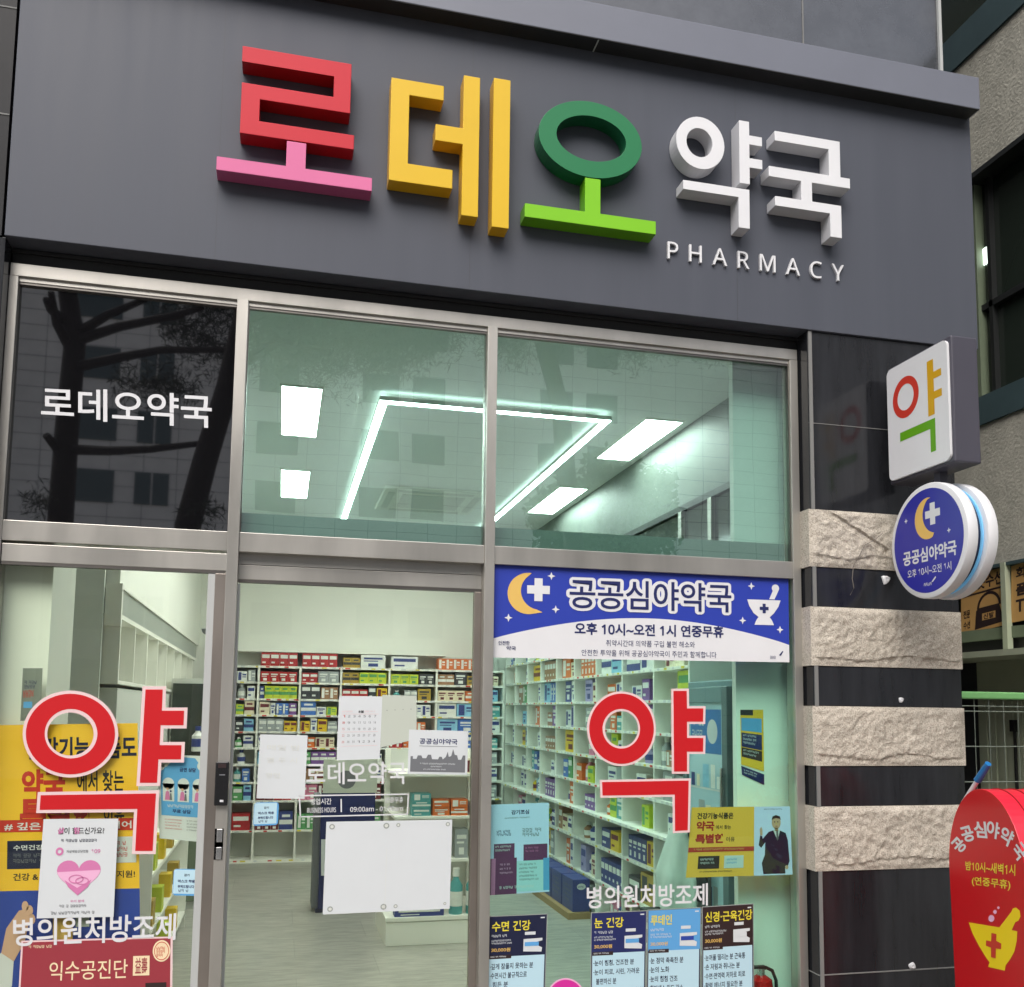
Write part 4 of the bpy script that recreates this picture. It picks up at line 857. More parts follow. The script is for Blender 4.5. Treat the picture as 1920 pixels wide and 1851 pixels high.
# ---------------- product palette
PAL = {'red': (176, 40, 44), 'orange': (214, 110, 50), 'lime': (196, 210, 60), 'yellow': (226, 190, 40), 'black': (58, 60, 66), 'white': (228, 230, 226), 'blue': (60, 110, 190), 'sky blue': (140, 196, 224),
       'green': (92, 160, 100), 'purple': (120, 80, 150), 'cream': (232, 222, 194), 'brown': (158, 118, 86), 'teal': (84, 160, 160), 'pink': (214, 130, 160), 'grey': (158, 164, 166), 'navy': (52, 66, 130), 'gold': (180, 150, 60), 'lilac': (170, 160, 200), 'maroon': (110, 40, 46)}
for k_, v_ in PAL.items(): mat('product '+k_, lin(*v_), .42, 0, .10, 14)
CT = {'white': 'navy', 'cream': 'maroon', 'lime': 'green', 'yellow': 'maroon', 'sky blue': 'navy', 'pink': 'white', 'lilac': 'navy', 'gold': 'black'}
ORD = ['top', 'second', 'third', 'fourth', 'fifth', 'sixth', 'seventh', 'eighth', 'ninth', 'tenth', 'eleventh', 'twelfth']
CACHE = {}
def carton_mesh(c, w_, d, h, face, style):
    """carton with a printed front; face '-y' or '-x'. origin at base centre"""
    k = (c, round(w_, 3), round(d, 3), round(h, 3), face, style)
    if k in CACHE: return CACHE[k]
    mb = MB(); base = 'product '+c; lab = 'product '+CT.get(c, 'white')
    mb.box(-w_/2, w_/2, -d/2, d/2, 0, h, base)
    e = .0012
    def fr(u0, u1, v0, v1, mt):
        mb.add([(-w_/2+u*w_, -d/2-e, v*h) for u, v in ((u0, v0), (u1, v0), (u1, v1), (u0, v1))], [(0, 1, 2, 3)], mt)
    if style == 0: fr(.08, .92, .58, .84, lab); fr(.12, .5, .2, .32, lab)
    elif style == 1: fr(0, 1, .30, .55, lab); fr(.2, .8, .70, .84, lab)
    elif style == 2: fr(.1, .42, .1, .9, lab); fr(.52, .9, .6, .74, lab); fr(.52, .9, .4, .48, lab)
    else: fr(.12, .88, .66, .80, lab); fr(.12, .7, .5, .57, lab); fr(.3, .7, .12, .36, lab)
    if face == '-x':
        for i, v in enumerate(mb.v): mb.v[i] = Vector((v.y, -v.x, v.z))
    me = mb.build('carton', origin=(0, 0, 0), recalc=False, mesh_only=True); CACHE[k] = me; return me
def bottle_mesh(c, r, h):
    k = ('b', c, round(r, 3), round(h, 3))
    if k in CACHE: return CACHE[k]
    mb = MB(); mb.lathe([(r*.96, 0), (r, .01), (r, h*.62), (r*.45, h*.76), (r*.4, h*.82)], 0, 0, 'product '+c, 14); mb.lathe([(r*.5, h*.82), (r*.5, h)], 0, 0, 'product '+('white' if c != 'white' else 'navy'), 12)
    mb.lathe([(r*1.015, h*.18), (r*1.015, h*.5)], 0, 0, 'product '+CT.get(c, 'white'), 14)
    me = mb.build('bottle', origin=(0, 0, 0), mesh_only=True); CACHE[k] = me; return me
NBOX = [0]; REST = MB()
def put(me, kind, loc, label, cat, group, rz=0):
    if kind == 'carton':
        NBOX[0] += 1
        if NBOX[0] > 292:
            b0 = len(REST.v)
            for v in me.vertices: REST.v.append(Vector(loc)+v.co)
            for p in me.polygons: REST.f.append([b0+i for i in p.vertices]); REST.mi.append(REST.m(me.materials[p.material_index].name)); REST.sm.append(False)
            return None
    o = bpy.data.objects.new(kind, me); COL.objects.link(o); o.location = loc; o.rotation_euler = (0, 0, rz); ORG[o.name] = Vector(loc)
    return tag(o, label, cat, group)
def fill_cell(a0, a1, z0, zmax, depth_front, face, specs, where, style_seed, mul=1.0):
    """specs: list of (colour, share of width, height share, kind); a = x (face -y) or y (face -x, a decreasing to the right)"""
    rr = random.Random(style_seed); gap = .006; tot = a1-a0; a = a0+gap; seen = {}
    for c, sh, hs_, kind in specs:
        wtot = tot*sh-gap
        if wtot < .03: continue
        if c is None: a += wtot+gap; continue
        n = max(1, round(wtot/.088)) if kind == 'run' else 1
        each = wtot/n; h = (zmax-z0)*min(.95, hs_*1.18); d = min(.2, .12+.06*rr.random())
        st = rr.randrange(4)
        for k in range(n):
            ac_ = a+each*(k+.5)
            loc = (ac_, depth_front+d/2+.012, z0) if face == '-y' else (depth_front+d/2+.012, ac_, z0)
            lab = f"{c} {'bottle' if kind == 'bottle' else 'carton'} {where}"
            if kind == 'bottle':
                r = min(each/2-.002, .04); put(bottle_mesh(c, r, h), 'bottle', (loc[0], loc[1]-d/2+r+.01, z0) if face == '-y' else (loc[0]-d/2+r+.01, loc[1], z0), lab, 'bottle', 'bottles '+where)
            else:
                put(carton_mesh(c, each-.003, d, h, face, st), 'carton', loc, lab, 'carton', 'cartons '+where)
        a += wtot+gap

# ---------------- back shelving
BX = [-.465, -.228, .200, .631, 1.150, 1.670, 2.16, 2.43]; YB = 6.3
BZ = [2.045, 1.877, 1.701, 1.531, 1.356, 1.187, 1.015, .83, .638, .333, .03]
bs = thing('shelf_unit', (1, 6.45, 0), 'white shelf unit along the back wall full of coloured cartons', 'shelves')
for x in BX: part('divider', MB().box(x-.011, x+.011, YB, 6.62, .0, 2.05 if x < 2 else 2.05, 'shelf white'), bs)
def tags(mb, a0, a1, fn, seed):
    q = random.Random(seed); a = a0+.03
    while a < a1-.06:
        w_ = q.uniform(.03, .055); c = q.choice(('paper', 'paper', 'paper', 'gold print', 'red print'))
        mb.add([fn(a, .003), fn(a+w_, .003), fn(a+w_, .018), fn(a, .018)], [(0, 1, 2, 3)], c); a += w_+q.uniform(.02, .12)
    return mb
for z in BZ: part('shelf_board', tags(MB().box(BX[0]+.011, BX[-1]-.011, YB+.004, 6.62, z-.022, z, 'shelf white'), BX[0]+.02, BX[-1]-.02, lambda a, h, z=z: (a, YB+.0025, z-.022+h), int(z*100)), bs)
part('top_board', MB().box(BX[0], 1.78, YB+.02, 6.62, 2.195, 2.213, 'shelf white'), bs); part('back_panel', MB().box(BX[0], BX[-1], 6.62, 6.64, 0, 2.2, 'wall grey'), bs)
part('plinth', MB().box(BX[0], BX[-1], YB-.01, 6.6, 0, .012, 'shelf white'), bs)
R_ = 'run'
rows = {
 0: [None, [('red', .95, .85, R_)], [('red', .92, .9, R_)], [('gold', .38, .6, R_), ('white', .55, .9, 'b')], [('white', .6, .75, 'b')], [('orange', .9, .7, R_)], [('white', .4, .7, R_)]],
 1: [[('white', .5, .6, R_), ('grey', .4, .7, R_)], [('red', .95, .62, R_)], [('red', .42, .6, R_), ('grey', .55, .7, R_)], [('gold', .36, .65, R_), ('lime', .6, .68, R_)], [('lime', .62, .62, R_), ('black', .35, .66, R_)], [('brown', .4, .66, R_), ('black', .3, .8, 'b'), ('gold', .28, .6, 'b')], [('cream', .8, .6, R_)]],
 2: [[('grey', .5, .8, 'bottle'), ('white', .4, .7, R_)], [('navy', .12, .7, 'b'), ('lime', .84, .72, R_)], [('black', .5, .85, R_), ('brown', .46, .7, R_)], [('red', .56, .6, R_), ('black', .18, .8, 'b'), ('yellow', .24, .7, 'b')], [('teal', .3, .6, 'bottle'), ('grey', .3, .6, R_), ('gold', .3, .7, 'b')], [('cream', .66, .62, R_), ('orange', .3, .6, 'b')], [('sky blue', .8, .7, R_)]],
 3: [[('lime', .4, .6, R_), ('cream', .5, .8, R_)], [('cream', .28, .75, R_), ('white', .14, .7, 'b'), ('blue', .34, .7, R_), ('purple', .2, .7, 'b')], [('blue', .4, .85, 'b'), ('white', .26, .5, R_), ('lime', .28, .5, 'b')], [('white', .9, .7, R_)], [('lilac', .5, .7, R_), ('white', .4, .7, R_)], [('white', .46, .85, 'b'), ('sky blue', .46, .85, 'b')], [('teal', .9, .7, R_)]],
 4: [[('black', .4, .6, 'b'), ('sky blue', .5, .7, R_)], [('grey', .64, .72, R_), ('yellow', .34, .6, R_)], [('yellow', .26, .6, 'b'), ('white', .18, .8, 'b'), ('yellow', .26, .72, 'b'), ('grey', .26, .6, 'b')], [('cream', .9, .7, R_)], [('brown', .4, .7, R_), ('orange', .4, .6, R_)], [('sky blue', .5, .9, 'b'), ('blue', .44, .8, 'b')], [('white', .9, .8, R_)]],
 5: [[('green', .4, .6, 'bottle'), ('white', .5, .7, R_)], [('white', .9, .7, R_)], [('yellow', .2, .5, 'b'), ('orange', .2, .6, 'b'), ('cream', .5, .6, R_)], [('purple', .9, .6, R_)], [('red', .3, .7, R_), ('orange', .3, .7, R_), ('navy', .3, .8, 'b')], [('blue', .9, .8, R_)], [('teal', .8, .6, R_)]],
 6: [[('white', .7, .8, 'bottle')], [('sky blue', .9, .7, R_)], [('green', .3, .7, R_), ('purple', .65, .72, R_)], [('red', .3, .7, R_), ('white', .6, .6, R_)], [('orange', .4, .8, R_), ('white', .5, .7, R_)], [('sky blue', .9, .7, R_)], [('grey', .8, .7, R_)]],
 7: [[('teal', .4, .8, 'bottle'), ('blue', .4, .7, 'b')], [('grey', .9, .7, R_)], [('brown', .45, .7, R_), ('cream', .45, .6, R_)], [('white', .9, .8, R_)], [('brown', .5, .7, R_), ('red', .45, .5, R_)], [('grey', .8, .8, R_)], [('white', .8, .7, R_)]],
 8: [[('green', .5, .7, 'b'), ('sky blue', .4, .8, 'b')], [('maroon', .45, .8, R_), ('red', .45, .85, R_)], [('pink', .5, .8, R_), ('maroon', .46, .86, R_)], [('maroon', .9, .8, R_)], [('white', .8, .7, R_)], [('orange', .8, .7, R_)], [('grey', .8, .7, R_)]],
 9: [[('red', .9, .5, 'b')], [('maroon', .60, .30, R_), ('navy', .36, .55, 'b')], [('green', .92, .46, R_)], [('green', .9, .4, R_)], [('white', .8, .5, R_)], [('navy', .8, .5, R_)], [('brown', .8, .6, R_)]],
}
BN = ['corner', 'first', 'second', 'third', 'fourth', 'fifth', 'sixth']
for r_i, cells in rows.items():
    z0 = BZ[r_i] if r_i == 0 else BZ[r_i]
    zt_ = 2.195 if r_i == 0 else BZ[r_i-1]-.02
    for c_i, sp in enumerate(cells):
        if not sp: continue
        fill_cell(BX[c_i]+.011, BX[c_i+1]-.011, z0 if r_i < 10 else z0, zt_, YB+.01, '-y', sp, f"in the {ORD[r_i]} row, {BN[c_i]} bay of the back shelves", r_i*17+c_i)

# ---------------- right-hand cubby shelving
SX = 2.44
RYv = [6.26, 5.83, 5.30, 4.80, 4.26, 3.71, 3.13, 2.53, 1.92, 1.345]
RZ = [2.10, 1.895, 1.684, 1.467, 1.251, 1.03, .815, .567, .30, .05]
ss = thing('shelf_unit', (2.62, 3.8, 0), 'white cubby shelf unit running along the right wall into the shop', 'shelves')
for y in RYv: part('divider', MB().box(SX+.002, 2.84, y-.010, y+.010, .0, 2.28, 'shelf white'), ss)
for z in RZ:
    xs_ = SX-.05 if abs(z-.815) < .01 else SX
    part('shelf_board', tags(MB().box(xs_, 2.84, RYv[-1]+.010, RYv[0]-.010, z-.02, z, 'shelf white'), RYv[-1]+.03, RYv[0]-.03, lambda a, h, z=z, x=xs_: (x-.0015, a, z-.02+h), int(z*77)), ss)
part('top_board', MB().box(SX, 2.84, RYv[-1]-.01, RYv[0]+.01, 2.28, 2.298, 'shelf white'), ss); part('back_panel', MB().box(2.84, 2.855, RYv[-1]-.01, RYv[0]+.01, 0, 2.28, 'wall grey'), ss)
rr = random.Random(5); keys = ['white', 'white', 'sky blue', 'cream', 'green', 'teal', 'grey', 'yellow', 'orange', 'lilac', 'blue', 'white', 'pink', 'lime', 'brown', 'navy', 'purple', 'cream']
SN = ['deepest', 'second deepest', 'third deepest', 'fourth deepest', 'middle', 'fourth nearest', 'third nearest', 'second nearest', 'nearest']
SPEC = {(1, 7): [('white', .5, .8, 'b'), ('navy', .46, .85, 'b')], (1, 6): [('sky blue', .5, .7, 'b'), ('white', .4, .8, 'b')], (1, 5): [('orange', .8, .8, R_)], (1, 4): [('cream', .3, .6, 'b'), ('orange', .5, .8, 'b')], (1, 3): [('brown', .9, .8, R_)], (1, 2): [('yellow', .7, .7, 'b')],
        (4, 4): [('yellow', .6, .9, 'b')], (4, 3): [('brown', .8, .5, R_)], (2, 3): [('blue', .5, .8, R_), ('sky blue', .4, .8, 'b')], (2, 8): [('lime', .4, .8, 'b')], (3, 8): [('green', .3, .7, 'bottle')], (6, 8): [('lime', .4, .85, 'b'), ('white', .3, .6, 'b')],
        (7, 8): [('navy', .5, .5, R_)], (7, 7): [('yellow', .3, .6, 'b'), ('navy', .6, .6, R_)], (8, 7): [('gold', .5, .7, 'b'), ('black', .4, .5, 'b')], (6, 5): [('purple', .6, .5, R_)], (8, 6): [('navy', .9, .6, R_)], (6, 3): [('purple', .8, .7, R_)]}
order = [(r, c) for c in (8, 7, 6, 5, 4, 3, 2, 1, 0) for r in range(10)]
for r_i, c_i in order:
    z0 = RZ[r_i]; zt_ = 2.28 if r_i == 0 else RZ[r_i-1]-.018
    y0, y1 = RYv[c_i+1]+.010, RYv[c_i]-.010
    sp = SPEC.get((r_i, c_i))
    if sp is None:
        n = rr.choice((1, 2, 2, 3)) if c_i > 1 else rr.choice((1, 1, 2)); sp = []; lo = .05
        for q in range(n): sp.append((rr.choice(keys), rr.uniform(.2, .36), rr.uniform(.45, .88), 'bottle' if rr.random() < .18 else 'b'))
        if sp and rr.random() < .4: sp.insert(0, (None, .2, 0, 'b'))
    if c_i >= 7 and r_i >= 7 and c_i == 8: sp = sp[:1]
    fill_cell(y0, y1, z0, zt_, SX+.015, '-x', sp, f"in the {ORD[r_i]} row, {SN[c_i]} bay of the right-hand shelves", 900+r_i*31+c_i)

# ---------------- left wall hanging shelf, panels and low rack
ls = thing('wall_shelf', (-1.02, 3.8, 1.78), 'white hanging cubby shelf high on the left wall with a grey frieze', 'shelves')
part('frieze', MB().box(-.875, -.862, 1.42, 6.2, 2.095, 2.235, 'grey panel'), ls); part('top_board', MB().box(-1.2, -.85, 1.40, 6.2, 2.235, 2.262, 'shelf white'), ls); part('lower_trim', MB().box(-1.2, -.85, 1.40, 6.2, 2.07, 2.095, 'shelf white'), ls)
for y in (1.41, 1.95, 2.5, 3.05, 3.6, 4.15, 4.7, 5.25, 5.8): part('divider', MB().box(-1.19, -.855, y-.012, y+.012, 1.74, 2.07, 'shelf white'), ls)
part('bottom_board', MB().box(-1.2, -.855, 1.40, 6.2, 1.72, 1.74, 'shelf white'), ls); part('back_panel', MB().box(-1.215, -1.2, 1.40, 6.2, 1.72, 2.25, 'wall grey'), ls)
part('end_panel', MB().box(-.935, -.85, 1.36, 1.398, 2.03, 2.262, 'shelf white'), ls)
tag(MB().box(-1.28, -.937, 1.33, 1.352, 0, CE, 'partition grey').build('partition_panel'), 'tall plain grey partition beside the left interior pillar', 'partition')
tag(MB().box(-1.10, -.87, 1.5, 4.4, .0, 1.70, 'wall grey').build('side_cabinet'), 'pale grey flush cabinet wall under the left hanging shelf', 'cabinet')
dk = thing('drinks_cabinet', (-.7, 4.3, 0), 'tall dark glass-fronted cabinet at the end of the left wall', 'cabinet')
part('body', MB().box(-.86, -.55, 4.06, 4.6, 0, 1.83, 'wall grey'), dk); part('door', MB().box(-.845, -.565, 4.035, 4.06, .9, 1.79, 'window dark'), dk); part('lower_door', MB().box(-.845, -.565, 4.035, 4.06, .06, .88, 'shutter green'), dk)
c = atY(371, 1385, 4.0); put(bottle_mesh('white', .045, .2), 'bottle', (c.x, 3.97, c.z-.1), 'white dispenser bottle fixed on the dark cabinet front', 'bottle', None)
tag(MB().lathe([(.03, 0), (.05, .02), (.06, .05)], atY(390, 1190, 5).x, 5, 'grey print', 16, 'z', atY(390, 1190, 5).z).build('security_camera'), 'small grey dome camera on the white wall above the left shelf', 'camera')
lr = thing('display_rack', (-.8, 2, 0), 'low white display rack with yellow packets along the left side', 'rack')
for z in (.12, .42, .72): part('shelf_board', MB().box(-.95, -.62, 1.3, 3.4, z-.018, z, 'shelf white'), lr)
for y in (1.3, 3.38): part('side_panel', MB().box(-.95, -.62, y-.012, y+.012, 0, .95, 'shelf white'), lr)
k = 0
for z in (.12, .42, .72):
    for y in (1.5, 1.9, 2.35, 2.8):
        put(carton_mesh(('yellow', 'gold', 'lime')[k % 3], .11, .07, .14, '-x', k % 4), 'carton', (-.66, y, z), f"{('yellow', 'gold', 'lime')[k % 3]} packet on the {('bottom', 'middle', 'top')[int(z*3.3)]} shelf of the low left rack, {('nearest', 'second', 'third', 'farthest')[(1.5, 1.9, 2.35, 2.8).index(y)]} place", 'packet', 'packets on the low left rack'); k += 1
mb = MB(); c = atZ(362, 1623, 0); mb.lathe([(.13, 0), (.145, .02), (.15, .34), (.155, .36), (.15, .37)], c.x, c.y, 'bin grey', 24); tag(mb.build('waste_bin'), 'round grey bin on the shop floor behind the left glass door', 'bin')

# ---------------- centre display island
gd = thing('display_island', (1.1, 2.9, 0), 'white display island with green bottles in the middle of the shop', 'display shelf')
gx0, gx1, gy0_, gy1_ = .75, 1.47, 2.545, 3.25
part('plinth', MB().box(gx0, gx1, gy0_, gy1_, 0, .155, 'shelf white'), gd, bevel=.004); part('base_shelf', MB().box(gx0-.004, gx1+.004, gy0_-.006, gy1_, .16, .19, 'shelf white'), gd, bevel=.003)
for z in (.565, .86, 1.155): part('shelf_board', MB().box(gx0+.05, gx1, gy0_+.06, gy1_, z-.022, z, 'shelf white'), gd, bevel=.003)
for x in (gx0+.06, gx1-.02): part('upright', MB().box(x-.02, x+.02, gy1_-.06, gy1_-.02, .19, 1.3, 'shelf white'), gd)
part('back_panel', MB().box(gx0+.05, gx1, gy1_-.02, gy1_, .19, 1.3, 'wall grey'), gd)
for x, lb in ((1.24, 'leftmost green bottle on the base of the display island'), (1.36, 'green bottle beside the door mullion on the base of the display island')):
    put(bottle_mesh('teal', .048, .31), 'bottle', (x, gy0_+.06, .19), lb, 'bottle', 'bottles on the display island')
me = carton_mesh('navy', .34, .1, .05, '-y', 0); put(me, 'carton', (.98, gy0_+.06, .19), 'flat navy carton on the base shelf of the display island', 'carton', None)
for i, (c, x, w_, h, z, lb) in enumerate((('teal', .99, .13, .05, .86, 'lowest teal carton stacked on the display island'), ('teal', .99, .13, .05, .912, 'middle teal carton stacked on the display island'), ('teal', .99, .13, .05, .964, 'topmost teal carton stacked on the display island'),
    ('orange', 1.13, .12, .055, .86, 'lower orange carton at the left of the island pile'), ('orange', 1.13, .12, .055, .917, 'upper orange carton at the left of the island pile'), ('orange', 1.26, .12, .055, .86, 'lower orange carton at the right of the island pile'), ('orange', 1.26, .12, .055, .917, 'upper orange carton at the right of the island pile'),
    ('lilac', 1.40, .11, .09, .86, 'lilac carton at the right end of the island shelf'), ('maroon', 1.02, .16, .07, 1.155, 'maroon carton on the island top board'), ('grey', 1.2, .1, .1, 1.155, 'grey carton on the island top board'), ('cream', 1.34, .14, .1, 1.155, 'cream carton on the island top board'),
    ('grey', 1.28, .09, .2, .565, 'grey carton on the lower island shelf'), ('white', 1.40, .1, .18, .565, 'white carton on the lower island shelf'), ('white', 1.0, .2, .12, .565, 'long white carton behind the blank sheet on the lower island shelf'))):
    put(carton_mesh(c, w_, .13, h, '-y', i % 4), 'carton', (x, gy0_+.15, z), lb, 'carton', None)

# navy standee with cream header
Ys = 3.72; c0 = atY(598, 1490, Ys); c1 = atY(704, 1490, Ys); zt_ = atY(650, 1424, Ys).z; zn = atY(650, 1487, Ys).z
sd = thing('standee', ((c0.x+c1.x)/2, Ys+.15, 0), 'navy floor standee with a cream header board in the middle of the shop', 'display stand')
part('board', MB().box(c0.x+.02, c1.x, Ys, Ys+.05, .03, zn, 'navy'), sd); part('side_wing', MB().box(c0.x-.03, c0.x+.02, Ys+.05, Ys+.32, .03, zn-.02, 'grey print'), sd)
part('header', MB().box(c0.x+.03, c1.x+.01, Ys-.004, Ys+.02, zn, zt_, 'paper pale'), sd); part('foot', MB().box(c0.x, c1.x, Ys, Ys+.34, 0, .03, 'navy dark'), sd)
g = Flat(PXM(Ys-.006)); g.ell(650, 1462, 17, 17, 'grey print', 0); g.build('header_print', sd, recalc=False)
g = Flat(PXM(Ys-.003)); g.rect(602, 1574, 612, 1642, 'paper', 0); g.build('board_print', sd, recalc=False)

# navy cartons on a low pallet by the right-hand shelves
tag(MB().box(2.22, 2.40, 3.12, 4.75, 0, .05, 'pallet').build('pallet'), 'low wooden pallet under the row of navy cartons', 'pallet')
for i in range(5):
    y = 3.15+i*.31; bxo = thing('carton', (2.335, y+.14, .05), f"{('nearest', 'second', 'middle', 'fourth', 'farthest')[i]} navy carton in the row on the floor beside the right-hand shelves", 'carton', 'navy cartons in a row on the floor')
    part('box', MB().box(2.265, 2.405, y, y+.29, .05, .295, 'product navy'), bxo, bevel=.003)
    pr = Flat(lambda u, v, y=y: Vector((2.265+.14*u, y-.0015, .295-.245*v))); pr.ell(.5, .22, .26, .10, 'paper', 0, 20); pr.bars(.3, .19, .72, .25, 1, 'navy', 1, 3, .8); pr.build('front_print', bxo, recalc=False)
    pr = Flat(lambda u, v, y=y: Vector((2.2635, y+.28*(1-u), .295-.245*v)), (-1, 0, 0)); pr.bars(.12, .2, .9, .8, 4, 'grey print', 0, i, .4); pr.build('side_print', bxo, recalc=False)

# refrigerator
fg = thing('medicine_fridge', (2.62, 1.03, 0), 'tall pale blue glass-door medicine fridge behind the red letter', 'fridge')
part('body', MB().box(2.43, 2.85, .72, 1.335, .02, 1.79, 'fridge body'), fg, bevel=.008)
part('door_glass', MB().box(2.405, 2.412, .80, 1.27, .22, 1.66, 'fridge glass'), fg)
fr = MB()
for a in ((.735, .80), (1.27, 1.325)): fr.box(2.39, 2.43, a[0], a[1], .1, 1.75, 'fridge frame')
fr.box(2.39, 2.43, .80, 1.27, 1.66, 1.75, 'fridge body'); fr.box(2.39, 2.43, .80, 1.27, .1, .22, 'fridge frame'); part('door_frame', fr, fg, bevel=.004)
part('handle', MB().box(2.37, 2.389, .765, .785, .8, 1.3, 'silver'), fg)
g = Flat(lambda u, v: Vector((2.404, 1.26-.45*u, 1.65-1.4*v)), (-1, 0, 0)); g.rect(.05, .02, .95, .20, 'fridge blue', 0); g.ell(.7, .11, .15, .05, 'paper', 1, 20); g.bars(.1, .05, .5, .16, 2, 'paper', 1, 2, .5)
for v in (.34, .50, .66, .82): g.rect(.03, v, .97, v+.008, 'paper', 0)
q = random.Random(4)
for v in (.34, .50, .66, .82):
    u = .06
    while u < .85: w_ = q.uniform(.08, .2); h = q.uniform(.05, .11); g.rect(u, v-h, u+w_, v-.002, 'product '+q.choice(('white', 'sky blue', 'grey', 'navy', 'cream', 'white')), 0); u += w_+q.uniform(.02, .1)
g.build('door_print', fg, recalc=False)

# chair with a white coat hung on it
ch = thing('chair', (2.27, 1.05, 0), 'dark chair by the fridge with a white coat over its back', 'chair')
part('seat', MB().box(2.08, 2.40, .92, 1.26, .43, .47, 'chair dark'), ch, bevel=.012); part('backrest', MB().box(2.30, 2.36, .93, 1.25, .55, .92, 'chair dark'), ch, bevel=.015)
for x in (2.10, 2.37):
    for y in (.94, 1.24): part('leg', MB().box(x-.012, x+.012, y-.012, y+.012, 0, .43, 'dark steel'), ch)
for y in (.97, 1.21): part('back_post', MB().box(2.375, 2.395, y-.012, y+.012, .45, .9, 'dark steel'), ch)
mb = MB(); vs_ = []; fs = []; nu, nv = 40, 16; cc = Vector((2.27, 1.12, 0))
for j in range(nv+1):
    v = j/nv; z = .99-.52*v
    for i in range(nu):
        t = 2*math.pi*i/nu; rad = (.025+.085*min(1, v*1.6)**.8+.02*v)*(1+.16*math.sin(5*t+3*v)*v+.1*noise.noise(Vector((t*1.2, v*3, 1))))
        vs_.append((cc.x+rad*math.cos(t)*.9, cc.y+rad*math.sin(t)*1.35, z+.012*math.sin(3*t)*v))
for j in range(nv):
    for i in range(nu): fs.append((j*nu+i, j*nu+(i+1) % nu, (j+1)*nu+(i+1) % nu, (j+1)*nu+i))
mb.add(vs_, fs, 'coat cloth', True); mb.add(vs_[:nu], [tuple(range(nu))[::-1]], 'coat cloth')
tag(mb.build('white_coat'), 'white coat draped over the dark chair near the fridge', 'coat')

fe = thing('fire_extinguisher', (2.36, .08, 0), 'red fire extinguisher with a looped black hose at the foot of the right window', 'fire extinguisher')
ex = atY(1427, 1845, .08).x; body_top = atY(1427, 1828, .08).z
mb = MB(); mb.lathe([(.050, 0), (.054, .01), (.054, body_top-.05), (.05, body_top-.02), (.022, body_top)], ex, .08, 'extinguisher red', 24); part('body', mb, fe)
mb = MB(); mb.lathe([(.018, body_top), (.018, body_top+.03)], ex, .08, 'silver', 12); mb.box(ex-.06, ex+.02, .07, .09, body_top+.03, body_top+.042, 'rubber'); part('valve', mb, fe)
hp = [atY(x, y, .08) for x, y in ((1424, 1822), (1436, 1814), (1448, 1820), (1455, 1838), (1456, 1860), (1450, 1890))]; mb = MB(); mb.tube(hp, .0085, 'rubber', 8); part('hose', mb, fe)

if REST.v:
    o = REST.build('remaining_cartons', recalc=False); tag(o, 'many small cartons in the deeper cubbies of the right-hand shelves', 'cartons', kind='stuff')
# ================================================================ NEIGHBOUR ACROSS THE ALLEY
NX = 5.5
nb = thing('neighbour_building', (7.5, 5, 0), 'grey stucco building with dark windows across the alley', 'building')
YA, YZ = -3.0, 14
part('stucco_wall', MB().box(NX, NX+.3, YA, YZ, 6.08, 7.18, 'stucco').box(NX, NX+.3, YA, YZ, 2.80, 3.97, 'stucco').box(NX, NX+.3, YA, YZ, 9.2, 13, 'stucco'), nb)
part('wall_core', MB().box(NX+.31, NX+6, YA, YZ, 0, 13, 'dark recess'), nb)
part('teal_band', MB().box(NX-.02, NX+.3, YA, YZ, 3.97, 4.205, 'teal band'), nb); part('teal_band', MB().box(NX-.02, NX+.3, YA, YZ, 7.18, 7.5, 'teal band'), nb)
part('ledge', MB().box(NX-.06, NX+.3, YA, YZ, 6.055, 6.10, 'window frame dark'), nb); part('ledge', MB().box(NX-.05, NX+.3, YA, YZ, 2.775, 2.80, 'teal band'), nb)
y = -2.4
for k in range(6):
    w_ = nb_w = part('window', MB().box(NX+.10, NX+.13, y, y+1.30, 4.205, 6.055, 'window dark'), nb)
    fr = MB()
    fr.box(NX+.03, NX+.14, y, y+.06, 4.205, 6.055, 'window frame dark'); fr.box(NX+.03, NX+.14, y+1.24, y+1.30, 4.205, 6.055, 'window frame dark'); fr.box(NX+.05, NX+.14, y+.06, y+1.24, 4.95, 5.0, 'window frame dark'); fr.box(NX+.05, NX+.14, y+.70, y+.74, 4.205, 6.055, 'window frame dark')
    part('frame', fr, w_); part('upper_window', MB().box(NX+.1, NX+.13, y, y+1.3, 7.5, 9.2, 'window dark'), nb)
    y += 1.32
part('jamb', MB().box(NX+.02, NX+.3, 2.385, 2.52, 4.205, 6.055, 'shutter green'), nb)
mb = MB(); c = atX(1848, 480, NX+.09); mb.box(NX+.085, NX+.095, c.y-.03, c.y+.03, c.z-.07, c.z+.07, 'lamp soft'); tag(mb.build('wall_lamp'), 'small glowing lamp in the neighbour window beside the shop sign', 'lamp')
part('awning_ledge', MB().box(NX-.45, NX+.3, YA, YZ, 2.04, 2.085, 'pale green paint'), nb); part('sill_band', MB().box(NX-.02, NX+.3, YA, YZ, 2.21, 2.30, 'shutter green'), nb)
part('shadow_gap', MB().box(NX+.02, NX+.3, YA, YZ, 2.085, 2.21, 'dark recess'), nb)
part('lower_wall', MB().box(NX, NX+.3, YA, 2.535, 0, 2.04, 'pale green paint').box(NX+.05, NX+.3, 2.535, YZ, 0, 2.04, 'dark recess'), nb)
mb = MB()
for k in range(42): mb.box(NX-.012, NX, -1.46+k*.095, -1.46+k*.095+.06, 0, 1.72, 'pale green paint')
sh = part('corrugated_door', mb, nb); c = atX(1902, 1350, NX-.02)
part('door_lock', MB().box(NX-.05, NX-.012, c.y-.02, c.y+.02, c.z-.09, c.z, 'black plastic').box(NX-.03, NX-.012, c.y-.008, c.y+.008, c.z-1.1, c.z-.09, 'dark recess'), sh)
